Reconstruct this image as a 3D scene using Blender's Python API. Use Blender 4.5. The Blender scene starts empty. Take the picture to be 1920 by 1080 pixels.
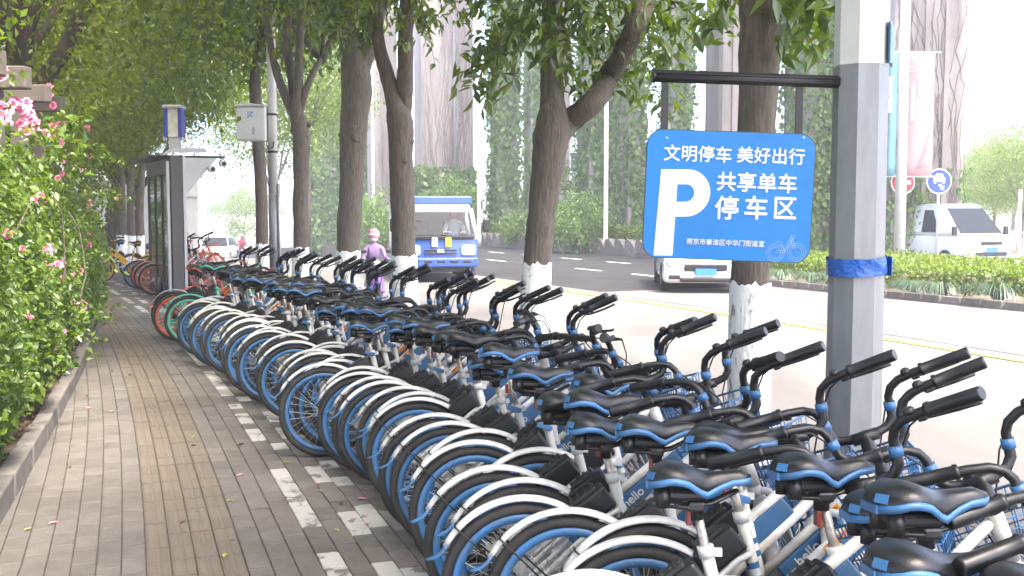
import bpy, bmesh, math, random
import numpy as np
from mathutils import Vector, Matrix

# ------------------------------------------------------------------ camera, sky, sun, exposure
scene = bpy.context.scene
COL = scene.collection
FPX, HC, PHI = 2000.0, 1.65, math.atan(147 / 2000.0)
cam_d = bpy.data.cameras.new("camera")
cam = bpy.data.objects.new("camera", cam_d)
COL.objects.link(cam)
cam.location = (0, 0, HC)
cam.rotation_euler = (math.pi / 2 - PHI, 0, 0)
cam_d.sensor_width = 36.0
cam_d.lens = FPX / 1920.0 * 36.0
cam_d.clip_end = 2000
scene.camera = cam

SUN_EL, SUN_AZ = math.radians(60), math.radians(138)      # azimuth measured from +Y towards +X
world = bpy.data.worlds.new("World")
scene.world = world
world.use_nodes = True
wn = world.node_tree
bg = wn.nodes["Background"]
sky = wn.nodes.new("ShaderNodeTexSky")
sky.sky_type = 'NISHITA'
sky.sun_disc = False
sky.sun_elevation = SUN_EL
sky.sun_rotation = SUN_AZ
sky.dust_density = 3.2
sky.air_density = 0.45
sky.ozone_density = 0.0
wn.links.new(sky.outputs[0], bg.inputs[0])
bg.inputs[1].default_value = 0.15
sun_d = bpy.data.lights.new("sun", 'SUN')
sun_d.energy = 1.5
sun_d.angle = math.radians(14)
sun_d.color = (1.0, 0.92, 0.80)
sun = bpy.data.objects.new("sun", sun_d)
COL.objects.link(sun)
sd = Vector((math.sin(SUN_AZ) * math.cos(SUN_EL), math.cos(SUN_AZ) * math.cos(SUN_EL), math.sin(SUN_EL)))
sun.rotation_euler = sd.to_track_quat('Z', 'Y').to_euler()
scene.view_settings.view_transform = 'Standard'
scene.view_settings.look = 'None'
scene.view_settings.exposure = 3.36
scene.view_settings.gamma = 1.0
scene.render.engine = 'CYCLES'
scene.cycles.use_denoising = True
scene.cycles.max_bounces = 7
scene.cycles.diffuse_bounces = 4
scene.cycles.glossy_bounces = 2
scene.cycles.transmission_bounces = 3
scene.cycles.transparent_max_bounces = 6
scene.cycles.caustics_reflective = False
scene.cycles.caustics_refractive = False
scene.cycles.sample_clamp_indirect = 6.0

# ------------------------------------------------------------------ helpers
R = random.Random(7)
NR = np.random.default_rng(11)
PI = math.pi

def px(x, y, Y):
    """point of the place seen at photo pixel (x, y) at depth Y"""
    a = (x - 960) / FPX; b = (540 - y) / FPX
    d = Vector((a, math.cos(PHI) + b * math.sin(PHI), -math.sin(PHI) + b * math.cos(PHI)))
    return Vector((0, 0, HC)) + d * (Y / d.y)

TH0, KAP, SCL = math.radians(19.5), 0.008, 15.0
C0 = (-1.65, 4.71)
def heading(s):
    return TH0 + KAP * min(max(s, -8.0), SCL)
def path(s, t, z=0.0):
    """pavement coordinates: s metres along the path, t metres to its right"""
    sc = min(max(s, -8.0), SCL)
    th = TH0 + KAP * sc
    x = C0[0] + (math.cos(th) - math.cos(TH0)) / KAP
    y = C0[1] + (math.sin(th) - math.sin(TH0)) / KAP
    r = s - sc
    x += -math.sin(th) * r; y += math.cos(th) * r
    return Vector((x + math.cos(th) * t, y + math.sin(th) * t, z))
def to_st(X, Y):
    s, t = 0.0, 0.0
    for _ in range(12):
        p = path(s, t); th = heading(s)
        dx, dy = X - p.x, Y - p.y
        s += (-math.sin(th) * dx + math.cos(th) * dy)
        t += (math.cos(th) * dx + math.sin(th) * dy)
    return s, t
def kerb_x(Y):
    d = Y - 5.48
    return -2.68 - 0.305 * d - 0.0027 * d * abs(d) if Y < 24 else kerb_x(23.99) - 0.45 * (Y - 23.99)
def zroad(X, Y):
    q = max(0.0, Y - 34)
    dip = 0.002 * q * q if q < 16 else 0.512 + 0.064 * (q - 16)
    dip = min(dip, 2.2)
    k = min(max((-4 - X) / 6.0, 0.0), 1.0); k = k * k * (3 - 2 * k)
    return -0.15 - dip * k

class MB:
    """collects geometry for one mesh object"""
    def __init__(self):
        self.v = []; self.f = []; self.sm = []; self.mi = []
    def add(self, vs, fs, smooth=False, m=0):
        o = len(self.v)
        self.v += [tuple(p) for p in vs]
        self.f += [tuple(i + o for i in q) for q in fs]
        self.sm += [smooth] * len(fs); self.mi += [m] * len(fs)
        return self
    def box(self, c, s, M=None, m=0, ch=0.0):
        hx, hy, hz = s[0] / 2, s[1] / 2, s[2] / 2
        if ch <= 0:
            vs = [Vector((x * hx, y * hy, z * hz)) for x in (-1, 1) for y in (-1, 1) for z in (-1, 1)]
            fs = [(0, 1, 3, 2), (4, 6, 7, 5), (0, 4, 5, 1), (2, 3, 7, 6), (0, 2, 6, 4), (1, 5, 7, 3)]
        else:
            bm = bmesh.new(); bmesh.ops.create_cube(bm, size=1.0)
            bmesh.ops.scale(bm, vec=(s[0], s[1], s[2]), verts=bm.verts)
            bmesh.ops.bevel(bm, geom=list(bm.edges), offset=ch, segments=2, affect='EDGES', profile=0.5)
            bm.verts.ensure_lookup_table()
            vs = [v.co.copy() for v in bm.verts]; fs = [tuple(v.index for v in f.verts) for f in bm.faces]
            bm.free()
        if M is not None: vs = [M @ p for p in vs]
        c = Vector(c)
        return self.add([p + c for p in vs], fs, False, m)
    def tube(self, pts, r, n=8, cap=True, m=0, smooth=True, jit=0.0, rng=None):
        pts = [Vector(p) for p in pts]
        if not hasattr(r, '__len__'): r = [r] * len(pts)
        vs = []; fs = []; prev = None
        for i, p in enumerate(pts):
            a = pts[max(i - 1, 0)]; b = pts[min(i + 1, len(pts) - 1)]
            t = (b - a)
            t = t.normalized() if t.length > 1e-9 else Vector((0, 0, 1))
            if prev is None:
                up = Vector((0, 0, 1)) if abs(t.z) < 0.9 else Vector((1, 0, 0))
                x = t.cross(up).normalized()
            else:
                x = (prev - t * prev.dot(t)).normalized()
            prev = x; y = t.cross(x)
            for k in range(n):
                a_ = 2 * PI * k / n
                rr = r[i] * (1 + (rng.uniform(-jit, jit) if jit else 0))
                vs.append(p + x * (math.cos(a_) * rr) + y * (math.sin(a_) * rr))
        for i in range(len(pts) - 1):
            for k in range(n):
                k2 = (k + 1) % n
                fs.append((i * n + k, i * n + k2, (i + 1) * n + k2, (i + 1) * n + k))
        self.add(vs, fs, smooth, m)
        if cap:
            o = len(self.v) - len(vs)
            self.f += [tuple(o + k for k in range(n - 1, -1, -1)), tuple(o + (len(pts) - 1) * n + k for k in range(n))]
            self.sm += [False] * 2; self.mi += [m] * 2
        return self
    def lathe(self, prof, M=None, n=24, m=0, smooth=True):
        """prof: closed list of (radius, height) turned round local Z"""
        vs = []; fs = []
        for k in range(n):
            a = 2 * PI * k / n
            for (r_, h) in prof: vs.append(Vector((math.cos(a) * r_, math.sin(a) * r_, h)))
        L = len(prof)
        for k in range(n):
            k2 = (k + 1) % n
            for i in range(L):
                j = (i + 1) % L
                fs.append((k * L + i, k2 * L + i, k2 * L + j, k * L + j))
        if M is not None: vs = [M @ p for p in vs]
        return self.add(vs, fs, smooth, m)
    def prism(self, poly, y0, y1, M=None, m=0, inset=0.0):
        """polygon in local XZ pulled along local Y"""
        n = len(poly)
        vs = [Vector((a, y0, b)) for a, b in poly] + [Vector((a, y1, b)) for a, b in poly]
        fs = [tuple(range(n)), tuple(range(2 * n - 1, n - 1, -1))]
        fs += [(i, i + n, (i + 1) % n + n, (i + 1) % n) for i in range(n)]
        if M is not None: vs = [M @ p for p in vs]
        return self.add(vs, fs, False, m)
    def loft(self, rings, closed=True, cap=True, m=0, smooth=True):
        n = len(rings[0]); vs = [Vector(p) for r_ in rings for p in r_]; fs = []
        for i in range(len(rings) - 1):
            for k in range(n if closed else n - 1):
                k2 = (k + 1) % n
                fs.append((i * n + k, i * n + k2, (i + 1) * n + k2, (i + 1) * n + k))
        self.add(vs, fs, smooth, m)
        if cap:
            o = len(self.v) - len(vs)
            self.f += [tuple(o + k for k in range(n - 1, -1, -1)), tuple(o + (len(rings) - 1) * n + k for k in range(n))]
            self.sm += [False] * 2; self.mi += [m] * 2
        return self
    def mesh(self, name, mats):
        me = bpy.data.meshes.new(name)
        me.from_pydata([tuple(p) for p in self.v], [], self.f)
        if not isinstance(mats, (list, tuple)): mats = [mats]
        for k in mats: me.materials.append(k)
        me.polygons.foreach_set("use_smooth", self.sm)
        me.polygons.foreach_set("material_index", self.mi)
        me.update()
        bm = bmesh.new(); bm.from_mesh(me); bmesh.ops.recalc_face_normals(bm, faces=bm.faces); bm.to_mesh(me); bm.free()
        return me
    def build(self, name, mats, parent=None, M=None):
        return link(name, self.mesh(name, mats), parent, M)

def link(name, me, parent=None, M=None):
    o = bpy.data.objects.new(name, me)
    COL.objects.link(o)
    if parent is not None: o.parent = parent
    if M is not None: o.matrix_basis = M
    return o
def empty(name, loc=(0, 0, 0), rot=(0, 0, 0)):
    o = bpy.data.objects.new(name, None)
    o.empty_display_size = 0.2
    COL.objects.link(o)
    o.location = loc; o.rotation_euler = rot
    return o
def tag(o, label, cat, group=None):
    o["label"] = label; o["category"] = cat
    if group: o["group"] = group
    return o
def struct(o):
    o["kind"] = "structure"; return o
def copy_tree(src, parent=None, hook=None):
    c = src.copy(); COL.objects.link(c); c.parent = parent
    if hook: hook(c, src)
    for ch in src.children: copy_tree(ch, c, hook)
    return c
def ordinal(n):
    base = ["first", "second", "third", "fourth", "fifth", "sixth", "seventh", "eighth", "ninth", "tenth", "eleventh", "twelfth",
            "thirteenth", "fourteenth", "fifteenth", "sixteenth", "seventeenth", "eighteenth", "nineteenth"]
    tens = {2: ("twentieth", "twenty"), 3: ("thirtieth", "thirty"), 4: ("fortieth", "forty"), 5: ("fiftieth", "fifty")}
    if n < 20: return base[n - 1]
    d, u = divmod(n, 10)
    return tens[d][0] if u == 0 else tens[d][1] + "-" + base[u - 1]

# ------------------------------------------------------------------ materials
MATS = {}
def mat(name, col, rough=0.6, metal=0.0, var=0.0, scale=8.0, col2=None, bump=0.0, bscale=40.0, spec=0.5, coat=0.0, island=0.0,
        stretch=None, thresh=None, place=False, macro=0.0):
    """procedural principled material: two colours mixed by noise, optional bump, per-piece value change"""
    m = bpy.data.materials.new(name); m.use_nodes = True
    nt = m.node_tree; N = nt.nodes; L = nt.links
    b = N["Principled BSDF"]
    b.inputs["Roughness"].default_value = rough
    b.inputs["Metallic"].default_value = metal
    b.inputs["Specular IOR Level"].default_value = spec
    if coat: b.inputs["Coat Weight"].default_value = coat; b.inputs["Coat Roughness"].default_value = 0.08
    if col2 is None: col2 = tuple(max(0, c * (1 - var)) for c in col)
    tc = N.new("ShaderNodeTexCoord"); src = tc.outputs["Object"]
    if place:                                   # pattern laid out over the ground, not per piece
        gp_ = N.new("ShaderNodeNewGeometry"); src = gp_.outputs["Position"]
    if stretch:
        mp = N.new("ShaderNodeMapping"); mp.inputs["Scale"].default_value = stretch
        L.new(src, mp.inputs[0]); src = mp.outputs[0]
    no = N.new("ShaderNodeTexNoise"); no.inputs["Scale"].default_value = scale; no.inputs["Detail"].default_value = 6
    no.inputs["Roughness"].default_value = 0.65
    L.new(src, no.inputs["Vector"])
    fac = no.outputs["Fac"]
    cr = N.new("ShaderNodeValToRGB")
    lo, hi = thresh if thresh else (0.35, 0.65)
    cr.color_ramp.elements[0].position = lo; cr.color_ramp.elements[1].position = hi
    L.new(fac, cr.inputs[0])
    mx = N.new("ShaderNodeMix"); mx.data_type = 'RGBA'
    mx.inputs[6].default_value = (*col, 1); mx.inputs[7].default_value = (*col2, 1)
    L.new(cr.outputs[0], mx.inputs[0])
    out = mx.outputs[2]
    if island:
        g = N.new("ShaderNodeNewGeometry"); oi = N.new("ShaderNodeObjectInfo")
        ad = N.new("ShaderNodeMath"); ad.operation = 'ADD'
        L.new(g.outputs["Random Per Island"], ad.inputs[0]); L.new(oi.outputs["Random"], ad.inputs[1])
        fr = N.new("ShaderNodeMath"); fr.operation = 'FRACT'; L.new(ad.outputs[0], fr.inputs[0])
        mr = N.new("ShaderNodeMapRange"); mr.inputs[3].default_value = 1 - island; mr.inputs[4].default_value = 1 + island
        L.new(fr.outputs[0], mr.inputs[0])
        hs = N.new("ShaderNodeHueSaturation"); L.new(mr.outputs[0], hs.inputs["Value"]); L.new(out, hs.inputs["Color"])
        out = hs.outputs[0]
    if macro:                                   # broad stains and wear
        n3 = N.new("ShaderNodeTexNoise"); n3.inputs["Scale"].default_value = 0.9; n3.inputs["Detail"].default_value = 4
        L.new(src, n3.inputs["Vector"])
        m3 = N.new("ShaderNodeMapRange"); m3.inputs[1].default_value = 0.3; m3.inputs[2].default_value = 0.7; m3.inputs[3].default_value = 1 - macro; m3.inputs[4].default_value = 1 + macro
        L.new(n3.outputs["Fac"], m3.inputs[0])
        h3 = N.new("ShaderNodeHueSaturation"); L.new(m3.outputs[0], h3.inputs["Value"]); L.new(out, h3.inputs["Color"]); out = h3.outputs[0]
    L.new(out, b.inputs["Base Color"])
    if bump:
        n2 = N.new("ShaderNodeTexNoise"); n2.inputs["Scale"].default_value = bscale; n2.inputs["Detail"].default_value = 5
        L.new(src, n2.inputs["Vector"])
        bp = N.new("ShaderNodeBump"); bp.inputs["Strength"].default_value = bump; bp.inputs["Distance"].default_value = 0.02
        L.new(n2.outputs["Fac"], bp.inputs["Height"]); L.new(bp.outputs[0], b.inputs["Normal"])
    MATS[name] = m
    return m
def leaf_mat(name, c1, c2, trans=0.45, gloss=0.12, tcol=None):
    """leaf: diffuse + translucent + a little gloss, colour differs from leaf to leaf"""
    m = bpy.data.materials.new(name); m.use_nodes = True
    nt = m.node_tree; N = nt.nodes; L = nt.links
    N.remove(N["Principled BSDF"]); out = N["Material Output"]
    g = N.new("ShaderNodeNewGeometry"); oi = N.new("ShaderNodeObjectInfo")
    ad = N.new("ShaderNodeMath"); ad.operation = 'ADD'
    L.new(g.outputs["Random Per Island"], ad.inputs[0]); L.new(oi.outputs["Random"], ad.inputs[1])
    fr = N.new("ShaderNodeMath"); fr.operation = 'FRACT'; L.new(ad.outputs[0], fr.inputs[0])
    mx = N.new("ShaderNodeMix"); mx.data_type = 'RGBA'
    mx.inputs[6].default_value = (*c1, 1); mx.inputs[7].default_value = (*c2, 1)
    L.new(fr.outputs[0], mx.inputs[0])
    d = N.new("ShaderNodeBsdfDiffuse"); t = N.new("ShaderNodeBsdfTranslucent"); gl = N.new("ShaderNodeBsdfGlossy")
    gl.inputs["Roughness"].default_value = 0.38
    gl.inputs["Color"].default_value = (0.9, 0.95, 0.9, 1)
    L.new(mx.outputs[2], d.inputs[0])
    hs = N.new("ShaderNodeHueSaturation"); hs.inputs["Hue"].default_value = 0.485; hs.inputs["Saturation"].default_value = 1.15
    hs.inputs["Value"].default_value = 1.7
    L.new(mx.outputs[2], hs.inputs["Color"]); L.new(hs.outputs[0], t.inputs[0])
    a = N.new("ShaderNodeMixShader"); a.inputs[0].default_value = trans
    L.new(d.outputs[0], a.inputs[1]); L.new(t.outputs[0], a.inputs[2])
    b = N.new("ShaderNodeMixShader"); b.inputs[0].default_value = gloss
    L.new(a.outputs[0], b.inputs[1]); L.new(gl.outputs[0], b.inputs[2])
    L.new(b.outputs[0], out.inputs[0])
    MATS[name] = m
    return m
def glass_mat(name, col, rough=0.05):
    m = mat(name, col, rough, spec=0.8); return m
def clear_glass(name, tint, refl=0.06):
    m = bpy.data.materials.new(name); m.use_nodes = True; N = m.node_tree.nodes; L = m.node_tree.links
    N.remove(N["Principled BSDF"]); t = N.new("ShaderNodeBsdfTransparent"); t.inputs[0].default_value = (*tint, 1)
    g = N.new("ShaderNodeBsdfGlossy"); g.inputs["Roughness"].default_value = 0.03
    fr = N.new("ShaderNodeFresnel"); fr.inputs[0].default_value = 1.35; mx = N.new("ShaderNodeMixShader")
    L.new(fr.outputs[0], mx.inputs[0]); L.new(t.outputs[0], mx.inputs[1]); L.new(g.outputs[0], mx.inputs[2]); L.new(mx.outputs[0], N["Material Output"].inputs[0])
    MATS[name] = m; return m
M_PAVER = mat("paver_grey", (0.128, 0.114, 0.102), 0.85, var=0.22, scale=9, bump=0.35, bscale=90, island=0.12, place=True, macro=0.22)
M_TACT = mat("paver_ochre", (0.130, 0.105, 0.080), 0.85, col2=(0.112, 0.095, 0.076), scale=7, bump=0.3, bscale=90, island=0.08, place=True, macro=0.16)
M_PAINT = mat("worn_road_paint", (0.36, 0.35, 0.325), 0.8, col2=(0.125, 0.113, 0.103), scale=6, thresh=(0.53, 0.60), bump=0.3, bscale=80, island=0.05, place=True)
M_MORTAR = mat("joint_sand", (0.075, 0.065, 0.055), 0.95, var=0.5, scale=20)
M_KERB = mat("kerb_concrete", (0.17, 0.152, 0.138), 0.85, var=0.35, scale=7, bump=0.35, bscale=60, island=0.1, place=True, macro=0.2)
M_SOIL = mat("soil", (0.085, 0.06, 0.042), 0.95, col2=(0.16, 0.12, 0.085), scale=14, bump=1.0, bscale=30)
M_LANE = mat("pale_concrete_lane", (0.128, 0.119, 0.110), 0.85, macro=0.2, var=0.30, scale=0.55, stretch=(1, .35, 1), bump=0.15, bscale=40)
M_ASPH = mat("asphalt", (0.038, 0.037, 0.038), 0.9, spec=0.15, var=0.35, scale=0.7, bump=0.3, bscale=90)
M_GROUND = mat("ground_concrete", (0.34, 0.325, 0.29), 0.9, var=0.25, scale=0.3)
M_WPAINT = mat("road_white", (0.72, 0.72, 0.70), 0.7, var=0.3, scale=5)
M_YPAINT = mat("road_yellow", (0.40, 0.29, 0.05), 0.7, var=0.3, scale=5)
M_BARK = mat("bark", (0.140, 0.116, 0.088), 0.9, col2=(0.076, 0.062, 0.048), scale=9, stretch=(3, 3, 0.55), bump=0.9, bscale=16)
M_BARK2 = mat("dark_bark", (0.062, 0.042, 0.033), 0.9, col2=(0.035, 0.026, 0.02), scale=6, stretch=(2, 2, 0.6), bump=0.8, bscale=12)
M_LIME = mat("limewash", (0.82, 0.81, 0.77), 0.9, col2=(0.22, 0.18, 0.145), scale=7, stretch=(2.2, 2.2, 0.8), thresh=(0.57, 0.66), bump=0.8, bscale=18)
M_PIER = mat("pier_concrete", (0.36, 0.32, 0.285), 0.9, col2=(0.24, 0.205, 0.18), scale=0.8, stretch=(1.6, 1.6, 0.35), bump=0.2, bscale=6)
M_DECK = mat("deck_concrete", (0.33, 0.33, 0.33), 0.9, var=0.25, scale=0.4)
M_VINE = mat("dry_vine_stem", (0.17, 0.14, 0.115), 0.9, var=0.4)
M_GALV = mat("galvanised_grey", (0.245, 0.25, 0.255), 0.42, metal=0.25, var=0.18, scale=5, stretch=(3, 3, 0.6))
M_POLEW = mat("pole_white", (0.62, 0.61, 0.58), 0.5, var=0.12, scale=4)
M_DARKM = mat("dark_grey_metal", (0.028, 0.027, 0.027), 0.45, metal=0.3, var=0.2)
M_BLACK = mat("black_plastic", (0.0085, 0.0085, 0.009), 0.40, var=0.35, scale=12)
M_RUB = mat("tyre_rubber", (0.014, 0.014, 0.014), 0.75, col2=(0.032, 0.029, 0.026), scale=10, bump=0.2, bscale=120)
M_SADDLE = mat("saddle_vinyl", (0.007, 0.007, 0.0075), 0.33, var=0.3, scale=10, bump=0.12, bscale=300)
M_BBLUE = mat("bike_blue", (0.030, 0.140, 0.345), 0.42, col2=(0.055, 0.130, 0.245), scale=9, island=0.20)
M_BWHITE = mat("bike_white", (0.62, 0.62, 0.60), 0.38, col2=(0.36, 0.34, 0.30), scale=7, thresh=(0.46, 0.72), island=0.09)
M_STEEL = mat("spoke_steel", (0.55, 0.54, 0.52), 0.35, metal=0.85, var=0.3)
M_POST = mat("seat_post_steel", (0.42, 0.38, 0.34), 0.35, metal=0.7, col2=(0.14, 0.065, 0.04), scale=18, thresh=(0.5, 0.7))
M_RED = mat("red_reflector", (0.14, 0.012, 0.012), 0.35)
M_YELST = mat("sticker_yellow", (0.80, 0.42, 0.02), 0.5)
M_REDST = mat("sticker_red", (0.60, 0.03, 0.02), 0.5)
M_GREEN = mat("bike_green", (0.075, 0.43, 0.30), 0.45, var=0.15)
M_ORANGE = mat("bike_orange", (0.55, 0.085, 0.04), 0.45, var=0.2)
M_YELLOW = mat("bike_yellow", (0.68, 0.36, 0.02), 0.45, var=0.2)
M_PALER = mat("bike_faded_red", (0.45, 0.15, 0.11), 0.5, var=0.2)
M_SIGN = mat("sign_blue", (0.022, 0.20, 0.54), 0.33, var=0.16, scale=2.2, spec=0.22)
M_SIGNW = mat("sign_white", (0.60, 0.62, 0.66), 0.4)
M_SIGNE = mat("sign_edge", (0.03, 0.035, 0.045), 0.4)
M_SIGNL = mat("sign_pale_blue", (0.33, 0.46, 0.66), 0.4)
M_TAPE = mat("blue_tape", (0.015, 0.115, 0.48), 0.16, var=0.3, scale=14, bump=0.7, bscale=26)
M_BOXG = mat("cabinet_paint", (0.66, 0.66, 0.64), 0.5, var=0.1, scale=5)
M_LIGHTG = mat("aluminium", (0.42, 0.42, 0.43), 0.4, metal=0.5, var=0.12)
M_FROST = mat("frosted_panel", (0.62, 0.60, 0.52), 0.5, col2=(0.42, 0.39, 0.30), scale=9)
M_LBLUE = mat("lantern_blue", (0.012, 0.02, 0.26), 0.2, spec=0.7)
M_GLASS = glass_mat("shelter_glass", (0.10, 0.13, 0.09), 0.07)
M_CGLASS = mat("car_glass", (0.02, 0.025, 0.03), 0.12, spec=0.22)
M_TGLASS = clear_glass("truck_glass", (0.62, 0.66, 0.68))
M_CARW = mat("car_white", (0.66, 0.67, 0.68), 0.25, coat=0.6, var=0.05)
M_TRUCK = mat("truck_blue", (0.018, 0.060, 0.28), 0.3, coat=0.4, var=0.08)
M_LAMP = mat("headlamp", (0.75, 0.76, 0.78), 0.08, spec=0.9)
M_PLATEB = mat("plate_blue", (0.03, 0.16, 0.62), 0.4)
M_PLATEG = mat("plate_green", (0.10, 0.62, 0.25), 0.4)
M_PERG = mat("pergola_concrete", (0.105, 0.088, 0.077), 0.85, var=0.25, scale=6, bump=0.2)
M_WALL = mat("pale_wall", (0.45, 0.44, 0.43), 0.9, var=0.12, scale=1.2)
M_TEAL = mat("banner_teal", (0.15, 0.33, 0.38), 0.7, var=0.06)
M_PINK = mat("banner_pink", (0.48, 0.28, 0.28), 0.7, var=0.06)
M_NOENT = mat("sign_red", (0.40, 0.02, 0.03), 0.45)
M_SBLUE = mat("round_sign_blue", (0.012, 0.055, 0.30), 0.45)
M_STREETP = mat("street_plate", (0.03, 0.12, 0.22), 0.35, var=0.3)
M_SKIN = mat("skin", (0.50, 0.28, 0.20), 0.55, var=0.08)
M_JACK = mat("jacket_purple", (0.20, 0.06, 0.36), 0.7, col2=(0.42, 0.20, 0.55), scale=9)
M_TROU = mat("trousers_dark", (0.03, 0.03, 0.045), 0.8)
M_HELM = mat("helmet_pink", (0.66, 0.28, 0.34), 0.3, coat=0.5)
M_MASK = mat("mask_white", (0.72, 0.72, 0.70), 0.85)
M_SHIRT = mat("shirt_white", (0.66, 0.65, 0.63), 0.85)
M_HAIR = mat("hair_black", (0.015, 0.012, 0.01), 0.6)
M_ROSE = mat("rose_pink", (0.66, 0.13, 0.26), 0.7, col2=(0.74, 0.28, 0.40), scale=22, island=0.12)
M_DRY = mat("dry_leaf", (0.17, 0.085, 0.045), 0.8, col2=(0.07, 0.04, 0.025), scale=20)
M_YLEAF = mat("yellow_leaf", (0.36, 0.38, 0.07), 0.7, col2=(0.14, 0.24, 0.03), scale=20)
L_STREET = leaf_mat("camphor_leaf", (0.034, 0.080, 0.011), (0.145, 0.215, 0.023), 0.52, 0.07)
L_LEFT = leaf_mat("elm_leaf", (0.048, 0.090, 0.011), (0.155, 0.200, 0.020), 0.54, 0.02)
L_ROSE = leaf_mat("rose_leaf", (0.034, 0.078, 0.010), (0.125, 0.190, 0.022), 0.42, 0.03)
L_IVY = leaf_mat("ivy_leaf", (0.070, 0.150, 0.036), (0.180, 0.280, 0.070), 0.36, 0.03)
L_HEDGE = leaf_mat("box_hedge_leaf", (0.072, 0.130, 0.018), (0.165, 0.230, 0.032), 0.42, 0.03)
L_LIRI = leaf_mat("liriope_blade", (0.05, 0.095, 0.05), (0.115, 0.17, 0.095), 0.25, 0.08)
L_FAR = leaf_mat("far_tree_leaf", (0.070, 0.125, 0.030), (0.155, 0.215, 0.045), 0.45, 0.02)

# ------------------------------------------------------------------ leaves and branches
def leaf_mesh(name, P, D, N, Lg, W, material, fold=0.18, droop=0.12):
    """many pointed leaves folded on the midrib, in one mesh; P base, D direction, N rough normal (arrays)"""
    P = np.asarray(P, float); n = len(P)
    D = D / (np.linalg.norm(D, axis=1, keepdims=True) + 1e-9)
    S = np.cross(D, N); S /= (np.linalg.norm(S, axis=1, keepdims=True) + 1e-9)
    U = np.cross(S, D)
    Lg = np.broadcast_to(np.asarray(Lg, float), (n,))[:, None]; W = np.broadcast_to(np.asarray(W, float), (n,))[:, None]
    b = P
    mid = P + D * Lg * 0.42
    r_ = mid + S * W * 0.5 + U * W * fold
    l_ = mid - S * W * 0.5 + U * W * fold
    t_ = P + D * Lg - U * Lg * droop
    V = np.stack([b, r_, t_, l_], 1).reshape(-1, 3)
    idx = (np.arange(n)[:, None] * 4 + np.array([[0, 1, 2, 0, 2, 3]])).ravel().astype(np.int32)
    me = bpy.data.meshes.new(name)
    me.vertices.add(n * 4); me.vertices.foreach_set("co", V.ravel().astype(np.float32))
    me.loops.add(n * 6); me.loops.foreach_set("vertex_index", idx)
    me.polygons.add(n * 2)
    me.polygons.foreach_set("loop_start", np.arange(0, n * 6, 3, dtype=np.int32))
    me.polygons.foreach_set("loop_total", np.full(n * 2, 3, np.int32))
    me.materials.append(material)
    me.update(calc_edges=True)
    return me
def unit(a):
    return a / (np.linalg.norm(a, axis=-1, keepdims=True) + 1e-9)
def clump_leaves(rng, centres, per, spread, twig, down=0.5, leaf=0.1, wr=0.45, lvar=0.3):
    """leaves set along short twigs around clump centres; returns arrays for leaf_mesh"""
    c = np.repeat(np.asarray(centres, float), per, 0); n = len(c)
    td = unit(rng.normal(size=(len(centres), 3)) * [1, 1, 0.5] + [0, 0, -0.15])
    td = np.repeat(td, per, 0)
    along = rng.uniform(-0.5, 0.5, (n, 1)) * twig
    P = c + td * along + rng.normal(size=(n, 3)) * spread
    D = unit(td * 0.5 + rng.normal(size=(n, 3)) * 0.6 + [0, 0, -down])
    N = unit(rng.normal(size=(n, 3)) * 0.6 + [0, 0, 1])
    Lg = leaf * rng.uniform(1 - lvar, 1 + lvar, n)
    return P, D, N, Lg, Lg * wr
def ellipsoid_pts(rng, n, c, r, inner=0.35):
    d = unit(rng.normal(size=(n, 3)))
    q = (inner ** 3 + (1 - inner ** 3) * rng.uniform(0, 1, (n, 1))) ** (1 / 3.)
    wob = 1 + 0.16 * np.sin(d[:, :1] * 5 + d[:, 1:2] * 4 + 1.3) + 0.10 * np.sin(d[:, 2:] * 9 + d[:, :1] * 7)
    return np.asarray(c) + d * q * wob * np.asarray(r)
def limb(mb, a, b, r0, r1, rng, n=7, sag=0.08, sides=7):
    a = Vector(a); b = Vector(b); L = (b - a).length
    off = Vector((rng.uniform(-1, 1), rng.uniform(-1, 1), rng.uniform(0, 1))) * L * sag
    pts = []; rad = []
    for i in range(n + 1):
        k = i / n
        p = a.lerp(b, k) + off * math.sin(k * PI) + Vector((rng.uniform(-1, 1), rng.uniform(-1, 1), 0)) * L * 0.012
        pts.append(p); rad.append(r0 + (r1 - r0) * k)
    mb.tube(pts, rad, sides)
    return pts
def text_mesh(name, body, size, material, extrude=0.001, bold=0.0, align='LEFT'):
    cu = bpy.data.curves.new(name, 'FONT'); cu.body = body; cu.size = size; cu.extrude = extrude; cu.offset = bold
    cu.align_x = align; cu.resolution_u = 3
    o = bpy.data.objects.new(name, cu); COL.objects.link(o)
    me = bpy.data.meshes.new_from_object(o.evaluated_get(bpy.context.evaluated_depsgraph_get()))
    bpy.data.objects.remove(o); bpy.data.curves.remove(cu)
    me.name = name; me.materials.clear(); me.materials.append(material)
    return me

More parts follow.
